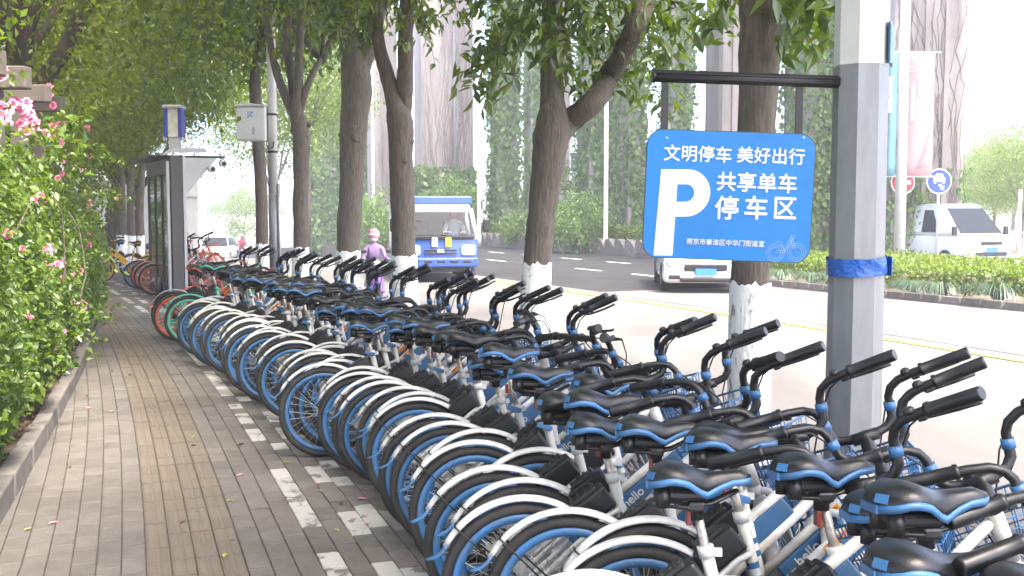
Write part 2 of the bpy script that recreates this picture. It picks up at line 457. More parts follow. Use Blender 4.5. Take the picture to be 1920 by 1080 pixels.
# ------------------------------------------------------------------ ground, roads, pavement
def sheet(name, s0, s1, ds, t0, t1, dt, zf, material, parent=None):
    mb = MB(); S = np.arange(s0, s1 + 1e-6, ds); T = np.arange(t0, t1 + 1e-6, dt)
    vs = []
    for s in S:
        for t in T:
            p = path(float(s), float(t)); vs.append((p.x, p.y, zf(p.x, p.y)))
    w = len(T); fs = [(i * w + j, i * w + j + 1, (i + 1) * w + j + 1, (i + 1) * w + j) for i in range(len(S) - 1) for j in range(w - 1)]
    mb.add(vs, fs, True)
    return mb.build(name, material, parent)
gx = sorted(set(list(range(-400, -39, 40)) + list(range(-40, 41, 4)) + list(range(60, 421, 40))))
gy = sorted(set(list(range(-60, -9, 25)) + list(range(-10, 101, 4)) + list(range(120, 901, 60))))
mb = MB()
mb.add([(x, y, zroad(x, y) - 0.03) for x in gx for y in gy],
       [(i * len(gy) + j, (i + 1) * len(gy) + j, (i + 1) * len(gy) + j + 1, i * len(gy) + j + 1) for i in range(len(gx) - 1) for j in range(len(gy) - 1)], True)
ground = struct(mb.build("ground", M_GROUND))
lane = struct(sheet("cycle_lane", -8, 112, 4, 4.42, 10.6, 1.03, zroad, M_LANE))
road = struct(sheet("road", -8, 112, 4, 10.6, 20.75, 1.45, zroad, M_ASPH))
apron = struct(sheet("junction_apron", -8, 15, 1, 10.4, 15.2, 0.6, lambda X, Y: zroad(X, Y) + 0.006, M_LANE))
mk = lambda X, Y: zroad(X, Y) + 0.010
for t in (14.7, 17.75):                                   # broken lane lines
    for i in range(26):
        s = 15.5 + i * 3.2
        if t < 15 and s < 17: continue
        sheet("lane_dash", s, s + 1.5, 0.5, t - 0.07, t + 0.071, 0.14, mk, M_WPAINT, road)
sheet("yellow_line", -6, 22, 2, 9.90, 10.05, 0.14, mk, M_YPAINT, lane)

# pavement bed and pavers
PAVE_T0, PAVE_T1 = -1.5, 4.3
pave = struct(sheet("pavement", -6, 70, 1, PAVE_T0, PAVE_T1, 0.58, lambda X, Y: -0.014, M_MORTAR))
tact = struct(sheet("tactile_strip", -6, 70, 1, 0.0, 0.44, 0.44, lambda X, Y: -0.0135, M_MORTAR))
def paver_mesh(name, w, l, material, bars=False):
    mb = MB(); h = 0.05; c = 0.004
    a, b = w / 2, l / 2
    vs = [(-a, -b, -h), (a, -b, -h), (a, b, -h), (-a, b, -h), (-a, -b, -c), (a, -b, -c), (a, b, -c), (-a, b, -c),
          (-a + c, -b + c, 0), (a - c, -b + c, 0), (a - c, b - c, 0), (-a + c, b - c, 0)]
    fs = [(8, 9, 10, 11), (4, 5, 9, 8), (5, 6, 10, 9), (6, 7, 11, 10), (7, 4, 8, 11), (0, 1, 5, 4), (1, 2, 6, 5), (2, 3, 7, 6), (3, 0, 4, 7)]
    mb.add(vs, fs)
    if bars:
        for x in (-w / 4, w / 4):
            q = w * 0.19; e = b - 0.002
            mb.add([(x - q, -e, 0), (x + q, -e, 0), (x + q, e, 0), (x - q, e, 0), (x - q * .6, -e + .001, .0035), (x + q * .6, -e + .001, .0035), (x + q * .6, e - .001, .0035), (x - q * .6, e - .001, .0035)],
                   [(4, 5, 6, 7), (0, 1, 5, 4), (1, 2, 6, 5), (2, 3, 7, 6), (3, 0, 4, 7)])
    return mb.mesh(name, material)
ME_PV = paver_mesh("paver", 0.1062, 0.2165, M_PAVER)
ME_PH = paver_mesh("paver_cross", 0.2165, 0.1062, M_PAVER)
ME_PT = paver_mesh("tactile_paver", 0.1065, 0.217, M_TACT, True)
ME_PVP = paver_mesh("painted_paver", 0.1062, 0.2165, M_PAINT)
ME_PHP = paver_mesh("painted_paver_cross", 0.2165, 0.1062, M_PAINT)
pieces = []          # (mesh, s, t, kind)
rp = random.Random(5)
bay = 2.05           # length of a painted bay along the row
s = -5.0; row = 0
while s < 24:
    k = (s + 0.22 - 0.55) % bay
    for j in range(-13, 13):                              # long pavers, running bond
        t = 0.055 + 0.11 * j
        off = 0.11 if j % 2 else 0.0
        if 0 <= j <= 3: continue
        kk = (s + off - 0.55) % bay
        painted = (j == 7 and kk < 1.55 and rp.random() < 0.93) or (j in (9, 10) and kk < 1.35 and rp.random() < 0.5) or (kk > bay - .2 and j in (8, 9, 10, 11) and rp.random() < .5)
        pieces.append((ME_PVP if painted else ME_PV, s + off, t, 0))
    for j in range(4):
        pieces.append((ME_PT, s, 0.055 + 0.11 * j, 1))
    if s < 16:
        for q in range(2):                                   # cross pavers in the parking strip
            ss = s - 0.055 + 0.11 * q
            for j in range(15):
                t = 1.43 + 0.11 + 0.055 + 0.22 * j + (0.0 if (row * 2 + q) % 2 else -0.055)
                if t > 4.2: continue
                kk = (ss - 0.55) % bay
                painted = (kk > bay - 0.14) and j < 6 and rp.random() < 0.6
                pieces.append((ME_PHP if painted else ME_PH, ss, t, 0))
    s += 0.22; row += 1
def proj(p):
    d = Vector((p.x, p.y, p.z - HC)); F = Vector((0, math.cos(PHI), -math.sin(PHI))); U = Vector((0, math.sin(PHI), math.cos(PHI)))
    w = d.dot(F)
    if w < 0.3: return None
    return 960 + FPX * d.x / w, 540 - FPX * d.dot(U) / w, FPX / w
vis = {0: [], 1: []}; rest = {0: [], 1: []}
for it in pieces:
    me, s, t, kd = it
    p = path(s, t); q = proj(p)
    z = rp.gauss(0, 0.0016); th = heading(s)
    M = Matrix.Translation((p.x, p.y, z)) @ Matrix.Rotation(th + rp.gauss(0, 0.006), 4, 'Z') @ Matrix.Rotation(rp.gauss(0, 0.004), 4, 'Y')
    ok = q and 0 <= q[0] <= 1920 and 0 <= q[1] <= 1085 and p.x > kerb_x(p.y) + 0.02 and t < 1.75
    size = (q[2] * q[2] / p.y) if ok else 0
    (vis if ok else rest)[kd].append((size, me, M))
for kd, parent, nm in ((0, pave, "paver"), (1, tact, "tactile_paver")):
    vis[kd].sort(key=lambda e: -e[0])
    for e in vis[kd][:300]: link(nm, e[1], parent, e[2])
    rr = vis[kd][300:] + rest[kd]
    for base, paint in (((ME_PV, ME_PH), False), ((ME_PVP, ME_PHP), True), ((ME_PT,), False)):
        V = []; Fc = []; o = 0
        tmpl = {}
        for m_ in base:
            tv = np.empty(len(m_.vertices) * 3); m_.vertices.foreach_get("co", tv)
            tmpl[m_] = (tv.reshape(-1, 3), [tuple(p.vertices) for p in m_.polygons])
        mat0 = base[0].materials[0]
        for sz, m_, M in rr:
            if m_ not in tmpl: continue
            tv, tf = tmpl[m_]; Mn = np.array(M)
            V.append(tv @ Mn[:3, :3].T + Mn[:3, 3]); Fc += [tuple(i + o for i in f) for f in tf]; o += len(tv)
        if not V: continue
        me = bpy.data.meshes.new(nm + "_field"); me.from_pydata(np.concatenate(V).tolist(), [], Fc); me.materials.append(mat0)
        ob = link("painted_paver_field" if paint else nm + "_field", me, parent); ob["kind"] = "stuff"

# kerbs: the planter kerb on the left and the road kerb on the right, stone by stone
def kerb_run(name, pts, w, h, z0, length, material, parent=None, gap=0.008, ch=0.012, piece="kerb_stone", z_f=None):
    """stones laid along a polyline; the polyline is the face of the kerb"""
    root = empty(name) if parent is None else parent
    acc = 0.0; i = 0; segs = []
    P = [Vector((p[0], p[1])) for p in pts]
    dense = []
    for a, b in zip(P[:-1], P[1:]):
        n = max(1, int((b - a).length / 0.05))
        dense += [a.lerp(b, k / n) for k in range(n)]
    dense.append(P[-1])
    start = dense[0]; me0 = None
    cache = {}
    for p in dense[1:]:
        d = (p - start).length
        if d >= length:
            c = (p + start) / 2; ang = math.atan2(p.y - start.y, p.x - start.x)
            if 'm' not in cache: cache['m'] = MB().box((0, 0, 0), (length - gap, w, h), ch=ch).mesh(piece, material)
            zz = z0 if z_f is None else z_f(c.x, c.y)
            M = Matrix.Translation((c.x, c.y, zz + h / 2 + R.gauss(0, 0.003))) @ Matrix.Rotation(ang + R.gauss(0, 0.008), 4, 'Z')
            link(piece, cache['m'], root, M)
            start = p
    return root
kl = [(kerb_x(y) - 0.06, y) for y in np.arange(3.0, 30, 0.5)]
planter = kerb_run("planter_kerb", kl, 0.11, 0.20, -0.06, 0.75, M_KERB)
tag(planter, "worn concrete planter kerb at the foot of the rose hedge", "kerb")
rk = [tuple(path(s, 4.36)[:2]) for s in np.arange(-7.5, 60, 0.5)]
rkerb = kerb_run("pavement_kerb", rk, 0.12, 0.16, -0.16, 0.9, M_KERB)
tag(rkerb, "pale road kerb behind the bicycles along the pavement edge", "kerb")
# planted bed behind the planter kerb
mb = MB(); ys = list(np.arange(2.0, 40, 0.6)); w = 8
vs = []
for y in ys:
    for j in range(w):
        xx = kerb_x(y) - 0.10 - 0.16 * j * (1 + 0.5 * j)
        vs.append((xx, y, 0.075 + 0.02 * math.sin(y * 3 + j) + R.uniform(0, 0.02) + (0.04 * min(j, 3))))
mb.add(vs, [(i * w + j, i * w + j + 1, (i + 1) * w + j + 1, (i + 1) * w + j) for i in range(len(ys) - 1) for j in range(w - 1)], True)
struct(mb.build("planter_soil", M_SOIL))
# dry litter on the soil and at the foot of the kerb
nl = 1500
yy = NR.uniform(3.5, 15, nl); xx = np.array([kerb_x(v) for v in yy]) - np.abs(NR.normal(0.16, 0.16, nl)) - 0.03
P = np.stack([xx, yy, 0.10 + NR.uniform(0, 0.03, nl)], 1)
lit = link("leaf_litter", leaf_mesh("leaf_litter", P, unit(NR.normal(size=(nl, 3)) * [1, 1, 0.25]), unit(NR.normal(size=(nl, 3)) * 0.4 + [0, 0, 1]), NR.uniform(.03, .07, nl), NR.uniform(.015, .035, nl), M_DRY))
lit["kind"] = "stuff"; tag(lit, "brown dry leaf litter on the soil under the rose hedge", "leaf litter")

# ------------------------------------------------------------------ median islands
def island(name, poly, z_f, material, h=0.14):
    mb = MB(); n = len(poly)
    vs = [(x, y, z_f(x, y)) for x, y in poly] + [(x, y, z_f(x, y) + h) for x, y in poly]
    mb.add(vs, [tuple(range(n, 2 * n))] + [(i, (i + 1) % n, (i + 1) % n + n, i + n) for i in range(n)])
    return struct(mb.build(name, material))
# right island: nose towards the junction, running past the camera's right
ISL = [path(s, 15.0 + 0.10 * (s - 12) ** 2 / 10) for s in np.arange(4, 17.2, 0.6)]
nose = path(17.0, 15.3)
isl_pts = [(p.x, p.y) for p in ISL] + [tuple(path(18.4, 17.2)[:2]), tuple(path(19.0, 19.5)[:2])]
poly = isl_pts + [tuple(path(18.6, 21.5)[:2]), tuple(path(4, 21.5)[:2])]
island("right_median", poly, lambda x, y: zroad(x, y) + 0.0, M_SOIL, 0.10)
k2 = kerb_run("right_median_kerb", isl_pts, 0.14, 0.17, 0, 0.42, M_KERB, z_f=lambda x, y: zroad(x, y) - 0.01)
tag(k2, "pale kerb stones edging the hedge island right of the pole", "kerb")
# far island along the viaduct
far_poly = [tuple(path(s, 20.75)[:2]) for s in np.arange(21, 111, 6)] + [tuple(path(s, 38)[:2]) for s in np.arange(110, 20, -6)]
island("viaduct_median", far_poly, zroad, M_SOIL, 0.12)
# the far kerb is a run of slanted concrete teeth
tooth = MB()
prof = []
for i in range(9):
    a = PI * i / 8
    prof.append((-0.34 * math.cos(a), 0.50 * math.sin(a) ** 0.8))
tooth.prism([(x + z * 0.5, z) for x, z in prof], -0.14, 0.14)
me_tooth = tooth.mesh("slanted_kerb_stone", M_KERB)
tk = empty("slanted_kerb")
base_m = MB().box((0, 0, 0.09), (0.74, 0.34, 0.18)).mesh("kerb_base_stone", M_KERB)
for i in range(86):
    s = 21.5 + i * 0.75
    p = path(s, 20.9)
    th = heading(s) + PI / 2
    z = zroad(p.x, p.y)
    link("slanted_kerb_stone", me_tooth, tk, Matrix.Translation((p.x, p.y, z + 0.15)) @ Matrix.Rotation(th, 4, 'Z'))
    link("kerb_base_stone", base_m, tk, Matrix.Translation((p.x, p.y, z)) @ Matrix.Rotation(th, 4, 'Z'))
tag(tk, "pale kerb of slanted concrete teeth beside the far asphalt road", "kerb")

# ------------------------------------------------------------------ viaduct behind the road
def pier(x0, x1, Y, depth, rot, label, vines=0, ivy=0, ivy_band=(0.0, 15.0), pipe=False, leafsize=0.17, ivy_sides=True, seed=0, grooves=0):
    a, b = px(x0, 393, Y), px(x1, 393, Y)
    w = (b.x - a.x) / (math.cos(rot) + 0.0001) if rot == 0 else (b.x - a.x) * 0.86
    c = Vector(((a.x + b.x) / 2, Y + depth / 2, zroad((a.x + b.x) / 2, Y) - 0.3))
    root = empty("viaduct_pier", c, (0, 0, rot))
    Hh = 19.0
    mb = MB(); ch = min(w, depth) * 0.10
    ring = lambda z, k=1.0: [(-w / 2 * k + ch, -depth / 2 * k, z), (w / 2 * k - ch, -depth / 2 * k, z), (w / 2 * k, -depth / 2 * k + ch, z), (w / 2 * k, depth / 2 * k - ch, z),
                      (w / 2 * k - ch, depth / 2 * k, z), (-w / 2 * k + ch, depth / 2 * k, z), (-w / 2 * k, depth / 2 * k - ch, z), (-w / 2 * k, -depth / 2 * k + ch, z)]
    mb.loft([ring(0), ring(Hh - 1.6), ring(Hh - 0.7, 1.25), ring(Hh, 1.45)], smooth=False)
    mb.build("shaft", M_PIER, root)
    rg = random.Random(seed + 31)
    for g in range(grooves):
        gx_ = -w / 2 + w * (g + 1) / (grooves + 1)
        MB().box((gx_, -depth / 2 - 0.03, Hh / 2), (0.14, 0.06, Hh - 3.6)).build("rib", M_PIER, root)
    if pipe:
        MB().tube([(w * 0.1, -depth / 2 - 0.09, 0), (w * 0.1, -depth / 2 - 0.09, Hh - 1.8)], 0.085, 8).build("downpipe", M_GALV, root)
    if vines:
        vb = MB()
        for _ in range(int(vines * 1.6)):
            x = rg.uniform(-w / 2, w / 2); z = 0.0; pts = []; yv = -depth / 2 - 0.015
            top = rg.uniform(5, Hh - 2); dx = rg.uniform(-0.10, 0.10)
            while z < top:
                pts.append((max(-w / 2, min(w / 2, x)), yv, z)); z += rg.uniform(0.2, 0.4); x += dx * 0.4 + rg.uniform(-0.10, 0.10)
            if len(pts) > 2: vb.tube(pts, [0.011 * (1 - 0.7 * i / len(pts)) for i in range(len(pts))], 4, cap=False)
        vo = vb.build("dry_vine", M_VINE, root)
    tag(root, label, "viaduct pier", "piers of the viaduct")
    if ivy:
        rn = np.random.default_rng(seed + 100)
        n = int(ivy * 2.6)
        # patches: leaf density follows a few wandering clumps
        u = rn.uniform(-0.5, 0.5, n) ; z = rn.uniform(ivy_band[0], ivy_band[1], n)
        dens = 0.60 + 0.35 * np.sin(u * 9 + z * 0.7 + seed) + 0.3 * np.sin(z * 1.3 + u * 5 + seed * 2.1)
        keep = rn.uniform(0, 1, n) < dens + 0.15
        u, z = u[keep], z[keep]; n = len(u)
        side = rn.uniform(0, 1, n)
        fr = w / (w + (depth if ivy_sides else 0))
        front = side < fr
        lft = (~front) & (rn.uniform(0, 1, n) < (0.5))
        out = np.abs(rn.normal(0.06, 0.12, n))
        P = np.zeros((n, 3)); Nn = np.zeros((n, 3))
        P[:, 2] = z
        P[:, 0] = np.where(front, u * w * (1.06 + .10 * np.sin(z * 2.1 + seed) * np.sin(z * .7)), np.where(lft, -w / 2 - out, w / 2 + out))
        P[:, 1] = np.where(front, -depth / 2 - out, u * depth)
        Nn[:, 1] = np.where(front, -1, 0); Nn[:, 0] = np.where(front, 0, np.where(lft, -1, 1))
        D = unit(rn.normal(size=(n, 3)) * 0.45 + [0, 0, -0.9] + Nn * 0.15)
        Lg = leafsize * rn.uniform(0.6, 1.35, n)
        me = leaf_mesh("ivy", P, D, unit(Nn + rn.normal(size=(n, 3)) * 0.28), Lg, Lg * 0.9, L_IVY)
        iv = link("ivy", me); iv.location = c; iv.rotation_euler = (0, 0, rot)
        tag(iv, "green ivy climbing the " + label, "ivy", "ivy on the viaduct piers")
    return root
TR = math.radians(18)
pier(572, 690, 79, 2.6, TR, "wide pier behind the second whitewashed trunk from the box pole", ivy=9000, ivy_band=(0, 14), leafsize=0.30, seed=1, vines=16)
pier(686, 742, 71, 2.2, TR, "pale pier with a white pipe between the two thick tree trunks", vines=14, ivy=1200, ivy_band=(0, 3.8), leafsize=0.27, seed=2)
pier(772, 888, 62, 2.4, TR, "broad beige pier with dry vine stems behind the blue truck", vines=60, pipe=True, ivy=1700, ivy_band=(0.5, 4.6), leafsize=0.24, seed=3)
pier(922, 966, 56, 1.6, TR, "slim ivy-clad pier just right of the blue truck", ivy=2800, leafsize=0.24, seed=4)
pier(986, 1014, 53, 1.3, TR, "narrow ivy pier at the left edge of the forked tree", ivy=1800, leafsize=0.22, seed=5)
pier(1040, 1070, 66, 1.5, 0.0, "bare pale pier behind the small blue arrow sign", seed=6)
pier(1088, 1160, 48, 1.8, TR, "ivy-covered pier under the leaning limb of the forked tree", ivy=4200, leafsize=0.20, seed=7, vines=10)
pier(1166, 1204, 45, 1.4, TR, "dark ivy pier at the left edge of the parking sign", ivy=2600, leafsize=0.19, seed=8)
pier(1248, 1292, 43, 1.3, TR, "ivy pier showing above the parking sign's left bracket", ivy=2600, leafsize=0.18, seed=9)
pier(1330, 1394, 52, 1.6, TR, "bare grey pier showing left of the trunk behind the parking sign", seed=10, grooves=1)
pier(1492, 1584, 35, 1.8, TR, "pier with thick ivy between the sign and the grey pole", ivy=4800, leafsize=0.17, seed=11, vines=30)
pier(1664, 1826, 33, 1.9, math.radians(-14), "big grooved pier behind the pink and teal banners", vines=26, ivy=420, ivy_band=(0.5, 3.4), leafsize=0.16, seed=12, grooves=3)
# deck and cross beams
mb = MB(); S = list(np.arange(6, 80, 8)); rings = []
for s in S:
    prof = [(24.2, 18.8), (35, 18.8), (37, 20), (37, 21.2), (36.7, 21.2), (36.7, 20.4), (22.9, 20.4), (22.9, 21.2), (22.6, 21.2), (22.6, 20)]
    rings.append([path(s, t, z) for t, z in prof])
mb.loft(rings, smooth=False)
tag(mb.build("viaduct_deck", M_DECK), "grey concrete viaduct deck resting on the piers", "viaduct")

# ------------------------------------------------------------------ street trees
def crown_mesh(name, seed, n_clump, per, c, r, leaf, material, spread=0.16, twig=0.6, down=0.5, inner=0.3, wr=0.45):
    rn = np.random.default_rng(seed)
    cen = ellipsoid_pts(rn, n_clump, c, r, inner)
    P, D, N, Lg, W = clump_leaves(rn, cen, per, spread, twig, down, leaf, wr)
    return leaf_mesh(name, P, D, N, Lg, W, material)
CROWN_S = [crown_mesh("crown", 21 + k, 560, 36, (0, 0, 0), (2.8, 2.8, 1.8), 0.14, L_STREET, 0.17, 0.6) for k in range(2)]
LEAF_BIG = []
for k in range(4):                                          # single leaf meshes for the near sprays
    me = MB()
    l, w_, f_, dr = 0.150, 0.058 + 0.006 * k, 0.012, 0.022 + 0.010 * k
    pr = [(0, 0.0), (0.18, 0.55), (0.45, 1.0), (0.72, 0.66), (1, 0)]
    mid = [(0, l * q, -dr * q * q) for q, _ in pr]
    rt = [(w_ / 2 * e, l * q, -dr * q * q + f_ * e) for q, e in pr[1:-1]]; lf = [(-x, y, z) for x, y, z in rt]
    vs = mid + rt + lf
    fs = [(0, 5, 1), (1, 5, 6, 2), (2, 6, 7, 3), (3, 7, 4), (0, 1, 8), (1, 2, 9, 8), (2, 3, 10, 9), (3, 4, 10)]
    me.add(vs, fs, True)
    m_ = bpy.data.meshes.new("leaf"); m_.from_pydata(vs, [], fs); m_.materials.append(L_STREET); LEAF_BIG.append(m_)
def spray(tree, twig_mb, pts, n, rng, size=1.0):
    """a drooping leafy twig made of single leaves, each a part of the tree"""
    pts = [Vector(p) for p in pts]
    twig_mb.tube(pts, [0.006 * (1 - 0.6 * i / len(pts)) for i in range(len(pts))], 4)
    for i in range(n):
        k = (i + rng.random()) / n * (len(pts) - 1); a = int(min(k, len(pts) - 2)); p = pts[a].lerp(pts[a + 1], k - a)
        t = (pts[a + 1] - pts[a]).normalized()
        d = (t * 0.55 + Vector((rng.uniform(-1, 1), rng.uniform(-1, 1), rng.uniform(-1.1, 0.25)))).normalized()
        up = Vector((rng.uniform(-.6, .6), rng.uniform(-.6, .6), 1))
        x = d.cross(up).normalized(); z = x.cross(d)
        sc = size * rng.uniform(0.7, 1.25)
        M = Matrix(((x.x, d.x, z.x, p.x), (x.y, d.y, z.y, p.y), (x.z, d.z, z.z, p.z), (0, 0, 0, 1))) @ Matrix.Diagonal((sc, sc, sc, 1))
        link("leaf", rng.choice(LEAF_BIG), tree, M)
def street_tree(Y, trunk, limbs, paint_y, label, crown_z, seed, crown_scale=1.0, sprays=(), stubs=()):
    rg = random.Random(seed)
    if limbs: trunk = trunk[:-1] + limbs[0][1:]; limbs = limbs[1:]
    base = px(trunk[0][0], trunk[0][1], Y)
    root = empty("street_tree", (base.x, Y, 0))
    O = Vector((base.x, Y, 0))
    def conv(pl):
        return [px(x, y, Y) - O for x, y, w in pl], [w * .465 * Y / FPX for x, y, w in pl]
    def smooth_line(P, Rr, k=4):
        out = []; rr = []
        for i in range(len(P) - 1):
            p0 = P[max(i - 1, 0)]; p1 = P[i]; p2 = P[i + 1]; p3 = P[min(i + 2, len(P) - 1)]
            for j in range(k):
                u = j / k
                out.append(0.5 * ((2 * p1) + (p2 - p0) * u + (2 * p0 - 5 * p1 + 4 * p2 - p3) * u * u + (3 * p1 - p0 - 3 * p2 + p3) * u ** 3))
                rr.append(Rr[i] + (Rr[i + 1] - Rr[i]) * u)
        out.append(P[-1]); rr.append(Rr[-1])
        return out, rr
    P, Rr = conv(trunk); P = [Vector((P[0].x, 0, -0.05))] + P; Rr = [Rr[0] * 1.25] + Rr
    P, Rr = smooth_line(P, Rr)
    mb = MB(); mb.tube(P, Rr, 18, jit=0.06, rng=rg)
    tops = [P[-1]]
    for lb in limbs:
        Q, qr = conv(lb); Q = [Q[0] - (Q[1] - Q[0]) * .7] + Q; qr = [qr[0] * .8] + qr
        for i, q in enumerate(Q): q.y += 0.10 * i * rg.uniform(-1, 1)
        Q, qr = smooth_line(Q, qr); mb.tube(Q, qr, 12, jit=0.05, rng=rg); tops.append(Q[-1])
    for (x, y, w) in stubs:
        p = px(x, y, Y) - O; mb.tube([p, p + Vector((w * 0.6, -0.02, 0.02)), p + Vector((w, -0.03, abs(w) * 1.2))], [0.05, 0.04, 0.03], 8, jit=0.15, rng=rg)
    for _ in range(3):                                         # burrs and branch scars on the bark
        i = rg.randrange(len(P) // 3, len(P) - 1); a = rg.uniform(PI, 2 * PI); r_ = Rr[i]
        q = P[i] + Vector((math.cos(a) * r_ * .86, math.sin(a) * r_ * .86, 0)); o = Vector((math.cos(a), math.sin(a), 0.1))
        mb.tube([q, q + o * r_ * 0.15, q + o * r_ * 0.20], [r_ * 0.42, r_ * 0.30, r_ * 0.12], 10, jit=0.15, rng=rg)
    if not tops: tops = [P[-1]]
    cz = crown_z
    for tp in tops:                                            # upper boughs reach into the crown
        for _ in range(5 if len(tops) == 1 else 3):
            a = rg.uniform(0, 2 * PI); e = Vector((math.cos(a) * rg.uniform(.6, 2), math.sin(a) * rg.uniform(.6, 2), cz + rg.uniform(-0.6, 1.2)))
            limb(mb, tp - Vector((0, 0, 0.05)), e, 0.055, 0.012, rg, sides=6)
    mb.build("trunk", M_BARK, root)
    # limewash coat with a ragged upper edge
    ztop = px(0, paint_y, Y).z
    wm = MB(); n = 40; rings = []
    zs = [0.0, 0.1, 0.25, 0.45, 0.65, 0.82, 0.95, 1.0]
    def at(z):
        for i in range(len(P) - 1):
            if P[i].z <= z <= P[i + 1].z:
                k = (z - P[i].z) / (P[i + 1].z - P[i].z + 1e-9); return P[i].lerp(P[i + 1], k), Rr[i] + (Rr[i + 1] - Rr[i]) * k
        return P[0], Rr[0]
    rag = [rg.uniform(-0.018, 0.012) + .012 * math.sin(j * .9) for j in range(n)]
    for zi, k in enumerate(zs):
        z = max(0.005, k * ztop); c, r_ = at(z); ring = []
        for j in range(n):
            a = 2 * PI * j / n; rr = r_ * 1.05 + 0.006
            ring.append((c.x + math.cos(a) * rr, c.y + math.sin(a) * rr, z + (rag[j] if zi >= len(zs) - 1 else 0)))
        rings.append(ring)
    wm.loft(rings, cap=False); wm.build("limewash", M_LIME, root)
    cr = link("crown", CROWN_S[seed % 2], root)
    cr.location = (0, 0, cz + 1.1); cr.rotation_euler = (0, 0, seed * 1.9); cr.scale = (crown_scale, crown_scale, crown_scale)
    cr["kind"] = "stuff"
    tw = MB()
    for (x0, y0, x1, y1, n, dy) in sprays:
        a = px(x0, y0, Y + dy) - O; b = px(x1, y1, Y + dy * 1.15) - O
        m_ = a.lerp(b, 0.5) + Vector((0, 0, 0.07 + 0.05 * rg.random()))
        spray(root, tw, [a, a.lerp(m_, .5) + Vector((0, 0, .02)), m_, m_.lerp(b, .5) + Vector((0, 0, .01)), b], n, rg)
    if tw.v:
        t_o = tw.build("twigs", M_BARK, root); t_o["kind"] = "stuff"
        rn = np.random.default_rng(seed + 400); pc_ = []
        for (x0, y0, x1, y1, n, dy) in sprays:
            for k in rn.uniform(0, 1, 2 + n // 4):
                a = px(x0, y0, Y + dy) - O; b = px(x1, y1, Y + dy * 1.15) - O; pc_.append(a.lerp(b, k) + Vector((rn.normal(0, .05), rn.normal(0, .2), .06 + rn.normal(0, .05))))
        Pq, Dq, Nq, Lq, Wq = clump_leaves(rn, [tuple(v) for v in pc_], 9, 0.07, 0.3, 0.45, 0.14, .42)
        f_o = link("foliage", leaf_mesh("foliage", Pq, Dq, Nq, Lq, Wq, L_STREET), root); f_o["kind"] = "stuff"
    tag(root, label, "tree", "street trees along the kerb")
    return root
street_tree(6.9, [(1403, 872, 84), (1404, 780, 80), (1405, 660, 78), (1407, 530, 76), (1412, 400, 73), (1418, 250, 74), (1424, 100, 80), (1427, 0, 84), (1430, -150, 78), (1436, -420, 66)], [], 530,
            "straight thick tree trunk directly behind the blue parking sign", 4.6, 2, 1.0,
            sprays=[(1475, -10, 1560, 60, 14, -0.2), (1470, 20, 1535, 118, 12, 0.2), (1380, -20, 1330, 70, 9, .3), (1500, -30, 1590, 20, 10, 0.4), (1465, -20, 1480, 90, 8, -.3)])
street_tree(10.5, [(999, 712, 64), (1001, 640, 60), (1004, 560, 57), (1007, 490, 55), (1016, 400, 56), (1026, 320, 62), (1034, 255, 74), (1036, 225, 62)],
            [[(1036, 245, 58), (1036, 190, 50), (1034, 130, 46), (1035, 50, 40), (1030, -60, 34), (1026, -180, 26)],
             [(1042, 262, 50), (1070, 226, 48), (1115, 188, 46), (1150, 130, 44), (1180, 70, 42), (1207, 0, 40), (1228, -90, 34), (1250, -200, 26)]], 492,
            "forked tree with one limb leaning right above the road", 4.9, 3, 1.0, stubs=[(1052, 232, -0.05)],
            sprays=[(1000, -10, 925, 95, 16, -.3), (985, 20, 880, 130, 16, .2), (960, 60, 905, 205, 15, -.2), (930, 95, 885, 190, 12, .3), (990, 30, 960, 160, 13, .4),
                    (1010, -10, 975, 70, 14, -.5), (1040, 0, 1010, 130, 16, -.4), (1050, 20, 1060, 165, 14, -.3), (1030, 60, 1085, 160, 12, -.5), (1090, -10, 1110, 110, 16, -.4), (1080, 40, 1140, 165, 12, .3),
                    (1120, 0, 1150, 90, 14, -.3), (1160, 60, 1190, 190, 12, .3), (1210, 60, 1260, 130, 12, -.3), (1220, 20, 1310, 90, 14, .2), (1240, 0, 1330, 60, 14, -.2), (1200, 90, 1235, 220, 11, .4),
                    (1250, 110, 1250, 235, 10, .3), (1290, 20, 1370, 30, 12, .4), (940, -10, 870, 40, 12, .5), (1130, -10, 1190, 40, 12, -.2), (1060, -10, 1090, 60, 12, -.3), (1170, -10, 1250, 30, 12, .1)])
street_tree(14.6, [(764, 695, 54), (762, 600, 52), (759, 540, 50), (757, 470, 49), (755, 380, 48), (752, 300, 47), (750, 230, 52), (749, 200, 50)],
            [[(748, 215, 36), (735, 172, 31), (720, 122, 28), (711, 85, 26), (704, 20, 24), (697, -60, 20)], [(752, 212, 40), (760, 150, 34), (763, 90, 31), (766, 0, 28), (771, -90, 24)]], 478,
            "twin-forked tree standing in front of the blue truck", 5.3, 4, 1.0, stubs=[(733, 186, -0.06)],
            sprays=[(770, -10, 830, 60, 14, -.3), (790, 10, 815, 120, 14, .2), (700, -10, 690, 80, 12, -.3), (720, 0, 650, 90, 14, -.3), (740, 10, 760, 90, 12, -.4), (830, -20, 870, 50, 12, .2), (680, 10, 610, 95, 14, .2), (750, -20, 800, 40, 12, .3)])
